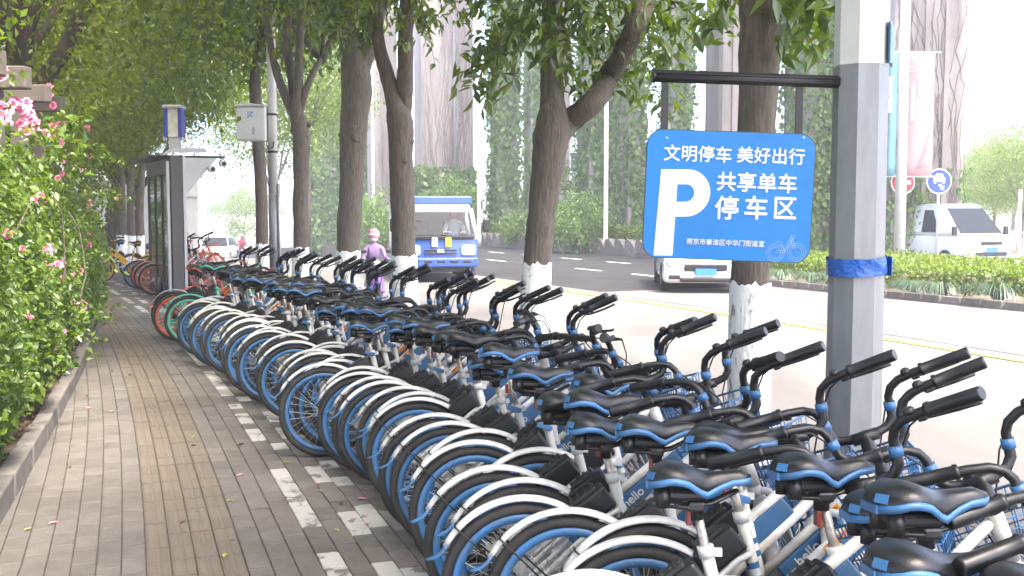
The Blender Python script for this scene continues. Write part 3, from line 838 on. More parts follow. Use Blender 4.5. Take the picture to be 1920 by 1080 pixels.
street_tree(17.2, [(648, 645, 50), (650, 560, 47), (653, 470, 46), (657, 380, 48), (661, 300, 50), (665, 220, 56), (668, 150, 62), (668, 100, 64)],
            [[(660, 120, 42), (652, 60, 38), (640, 0, 34), (630, -80, 28)], [(676, 120, 44), (692, 70, 40), (712, 10, 34), (735, -70, 28)]], 470,
            "thickest trunk of the row, left of the purple rider", 5.9, 5, 1.05, stubs=[(686, 195, 0.07), (641, 255, -0.03)],
            sprays=[(640, 0, 600, 70, 12, -.4), (660, -10, 690, 70, 12, -.4), (620, 10, 640, 100, 10, -.3)])
street_tree(20.0, [(562, 620, 35), (563, 540, 32), (564, 440, 31), (564, 350, 30), (565, 280, 33), (560, 225, 32), (556, 205, 30)],
            [[(553, 215, 22), (535, 180, 18), (515, 122, 15), (504, 60, 13), (498, -30, 11)], [(553, 208, 22), (545, 150, 20), (540, 80, 18), (536, 0, 16), (533, -60, 13)],
             [(558, 210, 22), (563, 150, 18), (567, 80, 16), (572, 0, 14), (580, -60, 11)], [(562, 212, 16), (580, 160, 14), (598, 106, 10)]], 463,
            "slender tree fanning into four limbs right of the box pole", 6.1, 6, 1.05, stubs=[(578, 236, 0.05)])
street_tree(23.0, [(493, 570, 27), (492, 500, 25), (491, 420, 24), (489, 340, 24), (483, 250, 24), (478, 160, 23), (486, 100, 21), (497, 20, 18), (505, -80, 15)], [], 457,
            "thin bent trunk just behind the box pole", 5.6, 7, 1.1)
# further street trees seen past the shelter
for i, (x, Y, w, pt, lab) in enumerate([(229, 30, 20, 441, "leftmost far whitewashed trunk past the shelter"), (246, 33, 17, 442, "middle far whitewashed trunk past the shelter"), (264, 28, 15, 442, "far whitewashed trunk touching the shelter's edge")]):
    g = zroad(-5, Y)
    yb = 393 + 1.66 * FPX / Y
    street_tree(Y, [(x, yb, w), (x, yb - 60, w * .95), (x - 1, 400, w * .9), (x - 4 + 3 * i, 330, w * .85), (x - 8 + 7 * i, 260, w * .8), (x - 10 + 9 * i, 180, w * .7)], [], pt, lab, 5.2, 8 + i, 1.25)
# trees of the row behind the camera, their crowns shade the foreground
for i, s in enumerate((-3.6,)):
    p = path(s, 3.9)
    if True:
        root = empty("street_tree", (p.x, p.y, 0))
        tm = MB(); tm.tube([(0, 0, -0.05), (0.02, 0, 1.2), (0.05, 0, 2.8), (0, 0.05, 4.8)], [0.19, 0.15, 0.14, 0.11], 14)
        for _ in range(6):
            a = R.uniform(0, 2 * PI); limb(tm, (0.02, 0.03, 4.2), (math.cos(a) * 1.7, math.sin(a) * 1.7, 5.6 + R.random()), 0.06, 0.015, R)
        tm.build("trunk", M_BARK, root)
        cr = link("crown", CROWN_S[i % 2], root); cr.location = (0, 0, 6.3); cr.scale = (1.15, 1.15, 1.0); cr.rotation_euler = (0, 0, i * 2.0 + 1); cr["kind"] = "stuff"
        tag(root, "street tree on the kerb line nearer than the parking sign", "tree", "street trees along the kerb")

# ------------------------------------------------------------------ trees behind the rose hedge
CROWN_L = [crown_mesh("crown", 61 + k, 1150, 36, (0, 0, 0), (3.5, 3.5, 2.7), 0.10, L_LEFT, 0.19, 0.8, 0.35, 0.25, 0.5) for k in range(2)]
def garden_tree(X, Y, label, cz, sc, seed, r0=0.2, lean=0.0, szs=1.0):
    rg = random.Random(seed); root = empty("garden_tree", (X, Y, 0))
    mb = MB(); fork = Vector((lean, 0.1, 2.4))
    mb.tube([(0, 0, -0.1), (lean * .2, 0, 0.8), (lean * .6, 0.05, 1.7), fork], [r0 * 1.3, r0, r0 * .92, r0 * .85], 12, jit=.06, rng=rg)
    for i in range(8):
        a = i * 0.8 + rg.uniform(-.3, .3); rr = rg.uniform(1.3, 2.6) * sc
        e = Vector((math.cos(a) * rr, math.sin(a) * rr, cz + rg.uniform(-1.2, 1.6)))
        pts = limb(mb, fork, e, r0 * 0.55, 0.035, rg, n=8, sag=0.14, sides=8)
        for j in (3, 5, 6):
            d = (pts[j + 1] - pts[j]).normalized(); d = (d + Vector((rg.uniform(-1, 1), rg.uniform(-1, 1), rg.uniform(-.5, .6))) * 0.8).normalized()
            limb(mb, pts[j], pts[j] + d * rg.uniform(.8, 1.6), 0.035, 0.008, rg, n=5, sides=5)
    mb.build("trunk", M_BARK2, root)
    cr = link("crown", CROWN_L[seed % 2], root); cr.location = (lean, 0, cz); cr.scale = (sc, sc, sc * szs); cr.rotation_euler = (0, 0, seed * 1.3); cr["kind"] = "stuff"
    tag(root, label, "tree", "trees behind the rose hedge")
garden_tree(-5.95, 11.6, "dark-limbed tree leaning over the pergola beams", 5.6, 0.95, 1, 0.2, 0.5)
garden_tree(-10.4, 17.0, "leafy tree behind the hedge, second one beyond the pergola", 4.7, 1.0, 2, 0.18, 0.4)
garden_tree(-11.4, 22.5, "leafy tree filling the space above the hedge end", 4.7, 1.05, 3, 0.2, 0.6)
garden_tree(-13.6, 28.0, "leafy tree over the far end of the pavement", 5.0, 1.15, 4, 0.2, 0.9)
garden_tree(-17.5, 36.0, "furthest leafy tree closing the pavement view", 5.0, 1.3, 5, 0.22, 1.0)
garden_tree(-14.0, 40.0, "leafy tree above the far white car", 6.8, 1.25, 6, 0.22, 0.0)
garden_tree(-7.8, 6.0, "leafy tree behind the near end of the rose hedge", 5.0, 1.0, 7, 0.2, 0.5)
garden_tree(-4.6, 1.0, "leafy tree beside the viewer on the hedge side", 5.4, 1.0, 8, 0.2, 0.4)
garden_tree(-3.2, -4.5, "leafy tree behind the viewer on the hedge side", 5.4, 1.1, 10, 0.2, 0.4)
garden_tree(-1.8, -10.0, "leafy tree furthest behind the viewer on the hedge side", 5.4, 1.15, 11, 0.2, 0.4)
garden_tree(-12.5, 33.0, "leafy tree behind the shelter's blue-edged lantern", 6.2, 1.1, 9, 0.2, 0.3)
# lit yellow-green tree across the road behind the four-limbed tree
CROWN_F = crown_mesh("crown", 91, 260, 40, (0, 0, 0), (3.2, 3.2, 3.0), 0.17, L_FAR, 0.30, 1.1, 0.3, 0.1, 0.5)
def road_tree(x, y_base, Y, label, cz, sc, seed, w=0.2):
    p = px(x, 393, Y); rg = random.Random(seed); z0 = zroad(p.x, Y)
    root = empty("road_tree", (p.x, Y, z0)); mb = MB()
    mb.tube([(0, 0, -.1), (0.1, 0, cz * .4), (0, 0.1, cz * .8)], [w, w * .8, w * .5], 8)
    for i in range(6):
        a = i * 1.05 + rg.uniform(-.3, .3); limb(mb, (0.1, 0, cz * rg.uniform(.35, .7)), (math.cos(a) * 1.8 * sc, math.sin(a) * 1.8 * sc, cz + rg.uniform(-.6, 1.2)), w * .4, .03, rg, sides=5)
    mb.build("trunk", M_BARK, root)
    cr = link("crown", CROWN_F, root); cr.location = (0, 0, cz); cr.scale = (sc, sc, sc); cr.rotation_euler = (0, 0, seed); cr["kind"] = "stuff"
    tag(root, label, "tree", "trees across the road")
road_tree(572, 0, 46, "sunlit yellow-green tree behind the four-limbed trunk", 7.4, 1.0, 1)
road_tree(508, 0, 60, "sunlit tree behind the box pole across the road", 8.6, 1.2, 2)
road_tree(1862, 0, 58, "leafy tree behind the white van", 3.3, 0.62, 3, 0.12)
road_tree(1915, 0, 52, "leafy tree at the right edge behind the white van", 3.3, 0.66, 4, 0.12)
road_tree(1985, 0, 62, "leafy tree just outside the right edge of the view", 4.2, 1.0, 5, 0.12)
road_tree(1900, 0, 96, "taller hazy tree far behind the white van", 5.6, 1.5, 6, 0.2)
road_tree(1830, 0, 110, "hazy tree beside the big grooved pier", 4.6, 1.3, 7, 0.2)
road_tree(455, 0, 120, "far tree in the bright gap behind the white car", 3.0, 1.2, 9, 0.2)

# ------------------------------------------------------------------ hedges
def box_hedge(name, corners, z0, h, n, leaf, label, seed, material=None):
    """clipped hedge: quad footprint (four plan corners), leaves over top and sides, twigs inside"""
    rn = np.random.default_rng(seed); q = [np.array(c, float) for c in corners]
    u = rn.uniform(0, 1, n); v = rn.uniform(0, 1, n); kind = rn.uniform(0, 1, n)
    side = kind < 0.5
    v = np.where(side & (kind < 0.36), rn.normal(0.0, 0.012, n), v); u = np.where(side & (kind >= 0.36), np.where(rn.uniform(0, 1, n) < .5, 0, 1) + rn.normal(0, .01, n), u)
    XY = (1 - v)[:, None] * ((1 - u)[:, None] * q[0] + u[:, None] * q[1]) + v[:, None] * ((1 - u)[:, None] * q[3] + u[:, None] * q[2])
    wav = 0.05 * np.sin(XY[:, 0] * 2.1 + XY[:, 1] * 1.7) + 0.03 * np.sin(XY[:, 0] * 5)
    z = np.where(side, rn.uniform(0.05, 1, n) * h, h - np.abs(rn.normal(0, 0.05, n))) + wav * 0.8
    zz = np.array([zroad(a, b) for a, b in XY]) if z0 is None else z0
    XY = XY + rn.normal(0, 0.05, (n, 2))
    P = np.stack([XY[:, 0], XY[:, 1], z + zz + 0.1], 1)
    D = unit(rn.normal(size=(n, 3)) + [0, 0, 0.7]); Lg = leaf * rn.uniform(.6, 1.4, n)
    me = leaf_mesh("foliage", P, D, unit(rn.normal(size=(n, 3)) + [0, 0, .6]), Lg, Lg * .55, material or L_HEDGE)
    c = (q[0] + q[1] + q[2] + q[3]) / 4
    root = empty(name, (0, 0, 0)); fo = link("foliage", me, root); fo["kind"] = "stuff"
    mb = MB(); rg = random.Random(seed)
    for _ in range(60):
        a, b = rg.random(), rg.uniform(.05, .95)
        p = (1 - b) * ((1 - a) * q[0] + a * q[1]) + b * ((1 - a) * q[3] + a * q[2]); zb = zroad(p[0], p[1]) if z0 is None else z0
        mb.tube([(p[0], p[1], zb), (p[0] + rg.uniform(-.1, .1), p[1] + rg.uniform(-.1, .1), zb + h * .9)], [0.02, 0.008], 4)
    mb.build("stems", M_BARK, root)
    tag(root, label, "hedge", "clipped hedges on the medians")
    return root
c = [path(5, 15.55), path(17.2, 15.8), path(17.9, 20.6), path(5, 20.8)]
box_hedge("median_hedge", [(p.x, p.y) for p in c], -0.12, 0.52, 26000, 0.085, "bright clipped hedge right of the grey pole, in front of the white van", 5)
gaps = [(22, 33, "clipped hedge on the viaduct median right of the forked tree"), (34.2, 47, "clipped hedge on the viaduct median left of the forked tree"), (48, 80, "far clipped hedge behind the truck and the purple rider")]
for i, (s0, s1, lab) in enumerate(gaps):
    c = [path(s0, 21.5), path(s1, 21.5), path(s1, 22.7), path(s0, 22.7)]
    box_hedge("median_hedge", [(p.x, p.y) for p in c], None, 0.95, 7000 if i < 2 else 11000, 0.13, lab, 6 + i)
# loose bushes between the hedge and the piers
def bush(x, Y, r, h, n, leaf, label, material, seed, zb=None):
    p = px(x, 393, Y); rn = np.random.default_rng(seed); z0 = zroad(p.x, Y) + 0.1 if zb is None else zb
    cen = ellipsoid_pts(rn, n // 25, (0, 0, h * .55), (r, r, h * .55), .3)
    P, D, N, Lg, W = clump_leaves(rn, cen, 25, r * .13, r * .35, 0.1, leaf, .5)
    root = empty("bush", (p.x, Y, z0)); f_ = link("foliage", leaf_mesh("foliage", P, D, N, Lg, W, material), root); f_["kind"] = "stuff"
    mb = MB(); rg = random.Random(seed)
    for _ in range(9): limb(mb, (0, 0, 0), (rg.uniform(-.6, .6) * r, rg.uniform(-.6, .6) * r, h * rg.uniform(.5, .9)), .03, .008, rg, sides=4)
    mb.build("stems", M_BARK, root)
    tag(root, label, "bush", "bushes under the viaduct")
bush(1075, 44, 1.4, 2.1, 3200, 0.16, "round bush behind the hedge right of the forked trunk", L_IVY, 3)
bush(1060, 52, 0.7, 3.4, 1600, 0.17, "tall narrow bush under the blue arrow sign", L_IVY, 4)
bush(975, 50, 1.0, 1.5, 1600, 0.16, "low bush left of the forked trunk by the hedge", L_IVY, 5)
bush(845, 55, 1.5, 3.2, 2600, 0.2, "leafy bush rising behind the blue truck", L_IVY, 6)
bush(715, 60, 1.7, 3.2, 2600, 0.22, "leafy bush between the two thick trunks", L_IVY, 7)
# liriope clumps along the right median
def liriope(p, r, label, seed):
    rg = random.Random(seed); mb = MB()
    for i in range(260):
        a = rg.uniform(0, 2 * PI); L = r * rg.uniform(.7, 1.25); h = r * rg.uniform(.75, 1.15); w = 0.007
        c, s_ = math.cos(a), math.sin(a); o = rg.uniform(0, .08) * r
        pts = [(c * (o + L * k), s_ * (o + L * k), h * (1.9 * k - 1.75 * k * k) ) for k in (0, .3, .6, .85, 1.0)]
        vs = []
        for j, q in enumerate(pts):
            ww = w * (1 - .8 * j / 4); vs += [(q[0] - s_ * ww, q[1] + c * ww, q[2]), (q[0] + s_ * ww, q[1] - c * ww, q[2])]
        mb.add(vs, [(2 * j, 2 * j + 1, 2 * j + 3, 2 * j + 2) for j in range(4)], True)
    me = bpy.data.meshes.new("liriope_clump"); me.from_pydata(mb.v, [], mb.f); me.materials.append(L_LIRI)
    o = link("liriope_clump", me); o.location = p
    tag(o, label, "grass clump", "arching grass clumps in front of the median hedge")
LS = [(14.9, "far left clump of arching grass by the hedge, left of the pole"), (13.9, "clump of arching grass just left of the grey pole"), (12.3, "clump of arching grass just right of the grey pole"),
      (11.2, "second clump of arching grass right of the pole"), (10.6, "third clump of arching grass right of the pole"), (9.4, "large clump of arching grass spilling over the kerb"),
      (8.2, "clump of arching grass at the right edge of the view"), (13.2, "clump of arching grass behind the grey pole")]
for i, (s, lab) in enumerate(LS):
    p = path(s, 15.36 + 0.10 * (s - 12) ** 2 / 10); liriope((p.x, p.y, zroad(p.x, p.y) + 0.09), 0.56 + 0.12 * (i == 5), lab, i)

# ------------------------------------------------------------------ climbing-rose hedge on the left
def rose_hedge():
    rn = np.random.default_rng(77); root = empty("rose_hedge", (kerb_x(7) - 0.5, 7, 0.08))
    O = np.array(root.location)
    def shell(n, y0, y1, leaf):
        y = y0 + (y1 - y0) * rn.uniform(0, 1, n) ** 1.0
        kx = np.array([kerb_x(v) for v in y])
        top = np.interp(y, [2, 4.5, 6.0, 8, 11, 14, 20, 28], [2.25, 2.2, 2.12, 2.0, 1.85, 1.72, 1.7, 1.7])
        top = top + 0.10 * np.sin(y * 2.3) + 0.07 * np.sin(y * 5.1)
        a = rn.uniform(0, 1, n)                     # 0 foot of the face .. 0.8 top of the face .. 1 back of the top
        bulge = lambda k: 0.10 - 0.30 * np.clip(1 - k * 4.2, 0, 1) - 0.42 * np.clip(k - 0.55, 0, 1) ** 1.6 * 2
        face = a < 0.8; k = np.where(face, a / 0.8, 1.0)
        off = bulge(k) + 0.06 * np.sin(y * 3.1 + k * 6) + 0.05 * np.sin(y * 7 + k * 11)
        x = kx - 0.12 + off - np.where(face, 0, (a - 0.8) * 5.0)
        z = 0.10 + k * (top - 0.1) + np.where(face, 0, 0.10 * np.sin((a - .8) * 30))
        dep = np.abs(rn.normal(0, 0.11, n))
        P = np.stack([x - dep * (0.9), y + rn.normal(0, .05, n), z - dep * 0.25 + rn.normal(0, .03, n)], 1)
        Nn = np.stack([np.where(face, 0.9, 0.2), -0.35 * np.ones(n), np.where(face, .35 + k * .3, 1)], 1)
        D = unit(rn.normal(size=(n, 3)) * .8 + [0.45, -0.1, -0.35])
        Lg = leaf * rn.uniform(.6, 1.4, n)
        return P, D, unit(Nn + rn.normal(size=(n, 3)) * .55), Lg, Lg * .58
    allp = [shell(60000, 3.2, 8.5, 0.038), shell(32000, 8.5, 15, 0.050), shell(9000, 15, 28, 0.085)]
    # hanging strands that break the outline
    for _ in range(90):
        y = rn.uniform(4.5, 14); x0 = kerb_x(y) + rn.uniform(-.25, .12); z0 = rn.uniform(.25, 2.3); n = 26
        d = unit(np.array([rn.uniform(0.0, .6), rn.uniform(-.6, .6), rn.uniform(-.5, .7)])); k = rn.uniform(0, .42, (n, 1))
        P = np.array([x0, y, z0]) + d * k + [0, 0, -0.35] * k * k + rn.normal(0, .018, (n, 3))
        Lg = .055 * rn.uniform(.6, 1.3, n)
        allp.append((P, unit(rn.normal(size=(n, 3)) * .7 + d * .5 + [0, 0, -.2]), unit(rn.normal(size=(n, 3)) * .6 + [.5, -.3, .8]), Lg, Lg * .58))
    P, D, N, Lg, W = [np.concatenate([q[i] for q in allp]) for i in range(5)]
    f_ = link("foliage", leaf_mesh("foliage", P - O, D, N, Lg, W, L_ROSE), root); f_["kind"] = "stuff"
    mb = MB(); rg = random.Random(8)
    for _ in range(150):
        y = rg.uniform(3.5, 24); x = kerb_x(y) - rg.uniform(.25, .9)
        h = rg.uniform(1.0, 2.0)
        limb(mb, Vector((x, y, 0)) - Vector(O), Vector((x + rg.uniform(-.1, .35), y + rg.uniform(-.6, .6), h)) - Vector(O), .014, .004, rg, n=6, sag=.15, sides=4)
    mb.build("stems", M_BARK, root)
    # single leaves nearest the viewer
    ml = []
    for k in range(3):
        q = MB(); l, w_ = 0.050, 0.029
        vs = [(0, 0, 0), (0, l * .5, -.003), (0, l, -.012), (w_ * .42, l * .25, .006), (w_ * .5, l * .55, .006 + .002 * k), (-w_ * .42, l * .25, .006), (-w_ * .5, l * .55, .006)]
        m_ = bpy.data.meshes.new("leaf"); m_.from_pydata(vs, [], [(0, 3, 1), (1, 3, 4), (1, 4, 2), (0, 1, 5), (1, 6, 5), (1, 2, 6)]); m_.materials.append(L_ROSE); ml.append(m_)
    for i in range(280):
        y = rg.uniform(5.0, 8.2); z = rg.uniform(.3, 2.05); x = kerb_x(y) - 0.12 + 0.12 - 0.3 * max(0, 1 - z * 2) - .5 * max(0, z / 2.1 - .55) ** 1.6 * 2 + rg.uniform(-.02, .07)
        d = Vector((rg.uniform(0, 1), rg.uniform(-.8, .4), rg.uniform(-.8, .5))).normalized(); up = Vector((.6, -.4, .8)) + Vector((rg.uniform(-.5, .5), rg.uniform(-.5, .5), rg.uniform(-.5, .5)))
        xx = d.cross(up).normalized(); zz = xx.cross(d); sc = rg.uniform(.8, 1.4)
        M = Matrix(((xx.x, d.x, zz.x, x - O[0]), (xx.y, d.y, zz.y, y - O[1]), (xx.z, d.z, zz.z, z - O[2]), (0, 0, 0, 1))) @ Matrix.Diagonal((sc, sc, sc, 1))
        link("leaf", rg.choice(ml), root, M)
    # blooms: cups of overlapping petals
    def bloom_mesh(k):
        q = MB(); rb = random.Random(k)
        for ringi, (cnt, r_, tilt, sz) in enumerate([(6, .006, 1.25, .020), (7, .012, .75, .026), (8, .016, .25, .030)]):
            for i in range(cnt):
                a = 2 * PI * i / cnt + ringi * .4 + rb.uniform(-.15, .15); c, s_ = math.cos(a), math.sin(a)
                L = sz * rb.uniform(.85, 1.15); w_ = sz * .62
                def pt(u, v):
                    rr = r_ + u * L * math.cos(tilt); zz = u * L * math.sin(tilt) + .004 * (1 - v * v) - (.012 * u * u if ringi == 2 else 0)
                    return (c * rr - s_ * v * w_, s_ * rr + c * v * w_, zz)
                q.add([pt(0, -.35), pt(0, .35), pt(.55, 1), pt(1, .45), pt(1, -.45), pt(.55, -1)], [(0, 1, 2, 5), (5, 2, 3, 4)], True)
        me = bpy.data.meshes.new("rose_bloom"); me.from_pydata(q.v, [], q.f); me.materials.append(M_ROSE); me.polygons.foreach_set("use_smooth", q.sm)
        return me
    bl = [bloom_mesh(k) for k in range(3)]
    clusters = [(5, 128, 3, 6.0, 1.0), (52, 222, 20, 6.6, 1.15), (8, 218, 12, 6.0, 1.1), (85, 250, 3, 7.6, 1), (108, 256, 8, 7.8, 1.0), (112, 234, 4, 7.9, 1.0), (96, 202, 2, 7.4, 1), (88, 177, 2, 7.4, 1), (25, 194, 3, 6.2, 1), (158, 239, 2, 9.6, 1), (120, 298, 3, 8.2, .9), (165, 293, 4, 9.8, 1),
                (153, 319, 2, 9.4, .8), (128, 325, 2, 8.4, .8), (75, 373, 6, 7.0, .9), (88, 362, 4, 7.2, .9), (103, 338, 2, 7.7, .8), (168, 383, 6, 10, 1), (214, 371, 3, 14, 1), (3, 440, 2, 5.9, .8), (38, 473, 2, 6.4, .7), (80, 473, 7, 7.2, 1), (93, 497, 5, 7.4, 1), (123, 497, 5, 8.2, 1),
                (121, 513, 3, 8.2, .9), (168, 468, 4, 10, .9), (155, 569, 7, 9.6, 1.0), (30, 641, 2, 6.0, .8), (60, 710, 2, 6.4, .7), (100, 657, 2, 7.1, .8), (141, 501, 2, 9, .7), (12, 560, 1, 5.9, .8), (118, 620, 1, 8, .7), (160, 440, 2, 9.8, .7), (55, 590, 1, 6.5, .7)]
    for (x, y, n, Yd, sc) in clusters:
        for i in range(n if y < 270 else max(1, int(n * .6))):
            r_ = 8 + 5 * math.sqrt(n)
            qx = x + (rg.gauss(0, r_ * .42) if n > 1 else 0); qy = y + (rg.gauss(0, r_ * .42) if n > 1 else 0)
            Yv = 4.0
            while Yv < 18:                               # where this line of sight meets the face of the hedge
                p = px(qx, qy, Yv); k_ = min(max(p.z / 2.05, 0), 1)
                if p.x < kerb_x(Yv) - .02 - .30 * max(0, 1 - k_ * 4.2) - .84 * max(0, k_ - .55) ** 1.6 + .03: break
                Yv += .06
            n_ = Vector((rg.uniform(-.2, .7), rg.uniform(-1, -.3), rg.uniform(-.1, .9))).normalized()
            M = Matrix.Translation(p - Vector(O)) @ n_.to_track_quat('Z', 'Y').to_matrix().to_4x4() @ Matrix.Diagonal((sc * .92, sc * .92, sc * .92, 1))
            link("rose_bloom", rg.choice(bl), root, M)
    tag(root, "tall rose hedge with pink blooms along the pavement's left edge", "hedge")
rose_hedge()
# pergola beams above the hedge
perg = empty("pergola", (-5.0, 9.0, 0))
O = Vector(perg.location)
for (x1, yc, Yd, hh) in [(6, 118, 7.1, .17), (54, 146, 8.0, .165), (92, 176, 9.3, .15), (120, 196, 11.0, .15)]:
    p = px(x1, yc, Yd); Lb = 1.7
    MB().box((p.x - Lb / 2 - O.x, p.y - O.y, p.z - O.z), (Lb, 0.12, hh), ch=0.012).build("beam", M_PERG, perg)
    MB().box((p.x - .28 - O.x, p.y - O.y + .02, (p.z - hh / 2) / 2 - O.z), (0.12, 0.11, p.z - hh / 2), ch=0.01).build("post", M_PERG, perg)
a = px(-10, 165, 7.0); b = px(112, 212, 11.2)
mb = MB(); d = (b - a); ang = math.atan2(d.y, d.x)
mb.box((0, 0, 0), (d.length, .11, .14), Matrix.Rotation(ang, 4, 'Z'))
o = mb.build("long_beam", M_PERG, perg); o.location = (a + b) / 2 - O - Vector((.3, 0, .12))
tag(perg, "brown concrete pergola with stepped beam ends above the rose hedge", "pergola")
# pale wall far down the pavement
p = px(235, 393, 44)
w_ = MB().box((0, 0, 1.6), (6.0, .25, 3.2)); w_.box((0, -.14, 2.6), (6.1, .06, .14))
o = w_.build("garden_wall", M_WALL); o.location = (p.x, 44, zroad(p.x, 44)); tag(o, "pale wall behind the far whitewashed trunks", "wall")
# fallen leaves on the pavement
fl = MB(); fv = [(0, 0, .004), (.012, .02, .012), (.0, .06, .006), (-.012, .02, .010)]
def fallen(me_name, material, curl):
    m_ = bpy.data.meshes.new(me_name)
    m_.from_pydata([(0, 0, .004), (.014, .022, .006 + curl), (.012, .045, .004 + curl), (0, .07, .006), (-.012, .045, .005 + curl * .6), (-.014, .022, .006 + curl * .8), (0, .03, .003)], [], [(0, 1, 6), (1, 2, 6), (2, 3, 6), (3, 4, 6), (4, 5, 6), (5, 0, 6)])
    m_.materials.append(material); return m_
FL = [fallen("fallen_leaf", M_DRY, .012), fallen("fallen_leaf", M_YLEAF, .006), fallen("fallen_leaf", M_ROSE, .004)]
spots = [(135, 876, 0, "brown curled leaf by the planter kerb"), (45, 997, 1, "yellow-green leaf lying near the kerb at bottom left"), (90, 985, 2, "pale pink petal near the kerb at bottom left"), (357, 838, 0, "small brown leaf right of the ochre strip's middle"), (443, 837, 0, "brown leaf between the ochre strip and the white line"),
         (458, 891, 2, "pinkish leaf between the ochre strip and the white line"), (424, 942, 1, "thin yellow leaf at the right edge of the ochre strip"), (607, 923, 1, "bright green leaf beyond the front white cross line"), (640, 943, 0, "dark leaf on the front white cross line"), (636, 998, 1, "green leaf lying on the broken white paint"),
         (668, 937, 2, "pink petal near the rear wheels"), (362, 822, 1, "yellow leaf on the ochre strip"), (448, 834, 0, "tiny brown leaf left of the third white dash"), (240, 705, 0, "dark leaf on the ochre strip, far"), (209, 697, 0, "small dark leaf at the left of the ochre strip"), (278, 715, 1, "yellowish leaf right of the ochre strip, far"),
         (215, 772, 1, "green leaf on the grey pavers left of the ochre strip"), (172, 765, 2, "pinkish leaf close to the planter kerb"), (348, 979, 0, "small dark speck of leaf on the near ochre strip"), (420, 1048, 1, "green leaf fragment at the bottom of the ochre strip"), (275, 611, 0, "brown leaf on the far ochre strip"), (530, 870, 1, "yellow leaf on the second white dash"),
         (600, 906, 2, "pale leaf just behind the front cross line"), (690, 980, 2, "beige leaf beside the front wheels' shadow"), (165, 745, 0, "brown leaf at the foot of the planter kerb")]
for (x, y, k, lab) in spots:
    a_ = (x - 960) / FPX; b_ = (540 - y) / FPX; dz = -math.sin(PHI) + b_ * math.cos(PHI); kk = -HC / dz
    o = link("fallen_leaf", FL[k]); o.location = (a_ * kk, (math.cos(PHI) + b_ * math.sin(PHI)) * kk, 0.004); o.rotation_euler = (0, 0, R.uniform(0, 6.28)); s_ = R.uniform(.6, 1.05); o.scale = (s_, s_, s_)
    tag(o, lab, "leaf", "fallen leaves on the pavement")

# ------------------------------------------------------------------ bicycles
WB, WR = 1.02, 0.30
HEAD = Vector((0.79, 0, 0.79)); HA = math.radians(70)
RX90 = Matrix.Rotation(PI / 2, 4, 'X')
def wheel_parts(mag=False):
    out = {}
    rim = MB().lathe([(0.262, -.013), (0.262, .013), (0.250, .016), (0.232, .011), (0.232, -.011), (0.250, -.016)], RX90, 40)
    if mag:
        for i in range(5):
            a = 2 * PI * i / 5 + .3; c, s_ = math.cos(a), math.sin(a)
            for da in (-.10, .10):
                rim.tube([(math.cos(a + da * 2) * .03, 0, math.sin(a + da * 2) * .03), (math.cos(a + da) * .14, 0, math.sin(a + da) * .14), (math.cos(a + da * .8) * .24, 0, math.sin(a + da * .8) * .24)], [.012, .009, .011], 6)
    out['rim'] = rim
    out['tyre'] = MB().lathe([(0.262, -.014), (0.272, -.021), (0.286, -.021), (0.297, -.012), (0.300, 0), (0.297, .012), (0.286, .021), (0.272, .021), (0.262, .014)], RX90, 40)
    sp = MB()
    for i in range(28):
        a = 2 * PI * i / 28; y = .028 if i % 2 else -.028; b = a + (.9 if (i // 2) % 2 else -.9)
        sp.tube([(math.cos(b) * .024, y, math.sin(b) * .024), (math.cos(a) * .236, 0, math.sin(a) * .236)], .0017, 3, cap=False)
    out['spokes'] = sp
    out['hub'] = MB().tube([(0, -.062, 0), (0, -.034, 0), (0, -.033, 0), (0, -.025, 0), (0, 0, 0), (0, .025, 0), (0, .033, 0), (0, .034, 0), (0, .062, 0)], [.009, .012, .030, .028, .020, .028, .030, .012, .009], 10)
    return out
def fender_mesh(a0, a1, rad=0.326, w=0.030, n=22):
    mb = MB(); rings = []
    for i in range(n + 1):
        a = math.radians(a0 + (a1 - a0) * i / n); c, s_ = math.cos(a), math.sin(a); ring = []
        taper = 1 - .35 * max(0, (i / n - .85) / .15)
        for (dy, dr) in [(-w, -.014), (-w * .75, -.003), (-w * .3, .003), (w * .3, .003), (w * .75, -.003), (w, -.014), (w * .85, -.016), (w * .6, -.007), (0, -.002), (-w * .6, -.007), (-w * .85, -.016)]:
            ring.append((c * (rad + dr), dy * taper, s_ * (rad + dr)))
        rings.append(ring)
    mb.loft(rings); return mb
def flap_mesh(a, rad=0.326):
    """soft blue tip at the rear end of the mudguard"""
    a = math.radians(a); p = Vector((math.cos(a) * rad, 0, math.sin(a) * rad)); t = Vector((-math.sin(a), 0, math.cos(a)))
    o = Vector((math.cos(a), 0, math.sin(a))); mb = MB(); rings = []
    for k, (l, u, w) in enumerate([(-.01, -.006, .024), (.015, -.006, .026), (.04, .002, .024), (.062, .018, .019), (.074, .030, .012)]):
        c = p + t * l + o * u
        rings.append([c + Vector((0, -w, 0)) - o * .006, c + Vector((0, -w * .5, 0)) + o * .004, c + Vector((0, w * .5, 0)) + o * .004, c + Vector((0, w, 0)) - o * .006, c - o * .009])
    mb.loft(rings); return mb
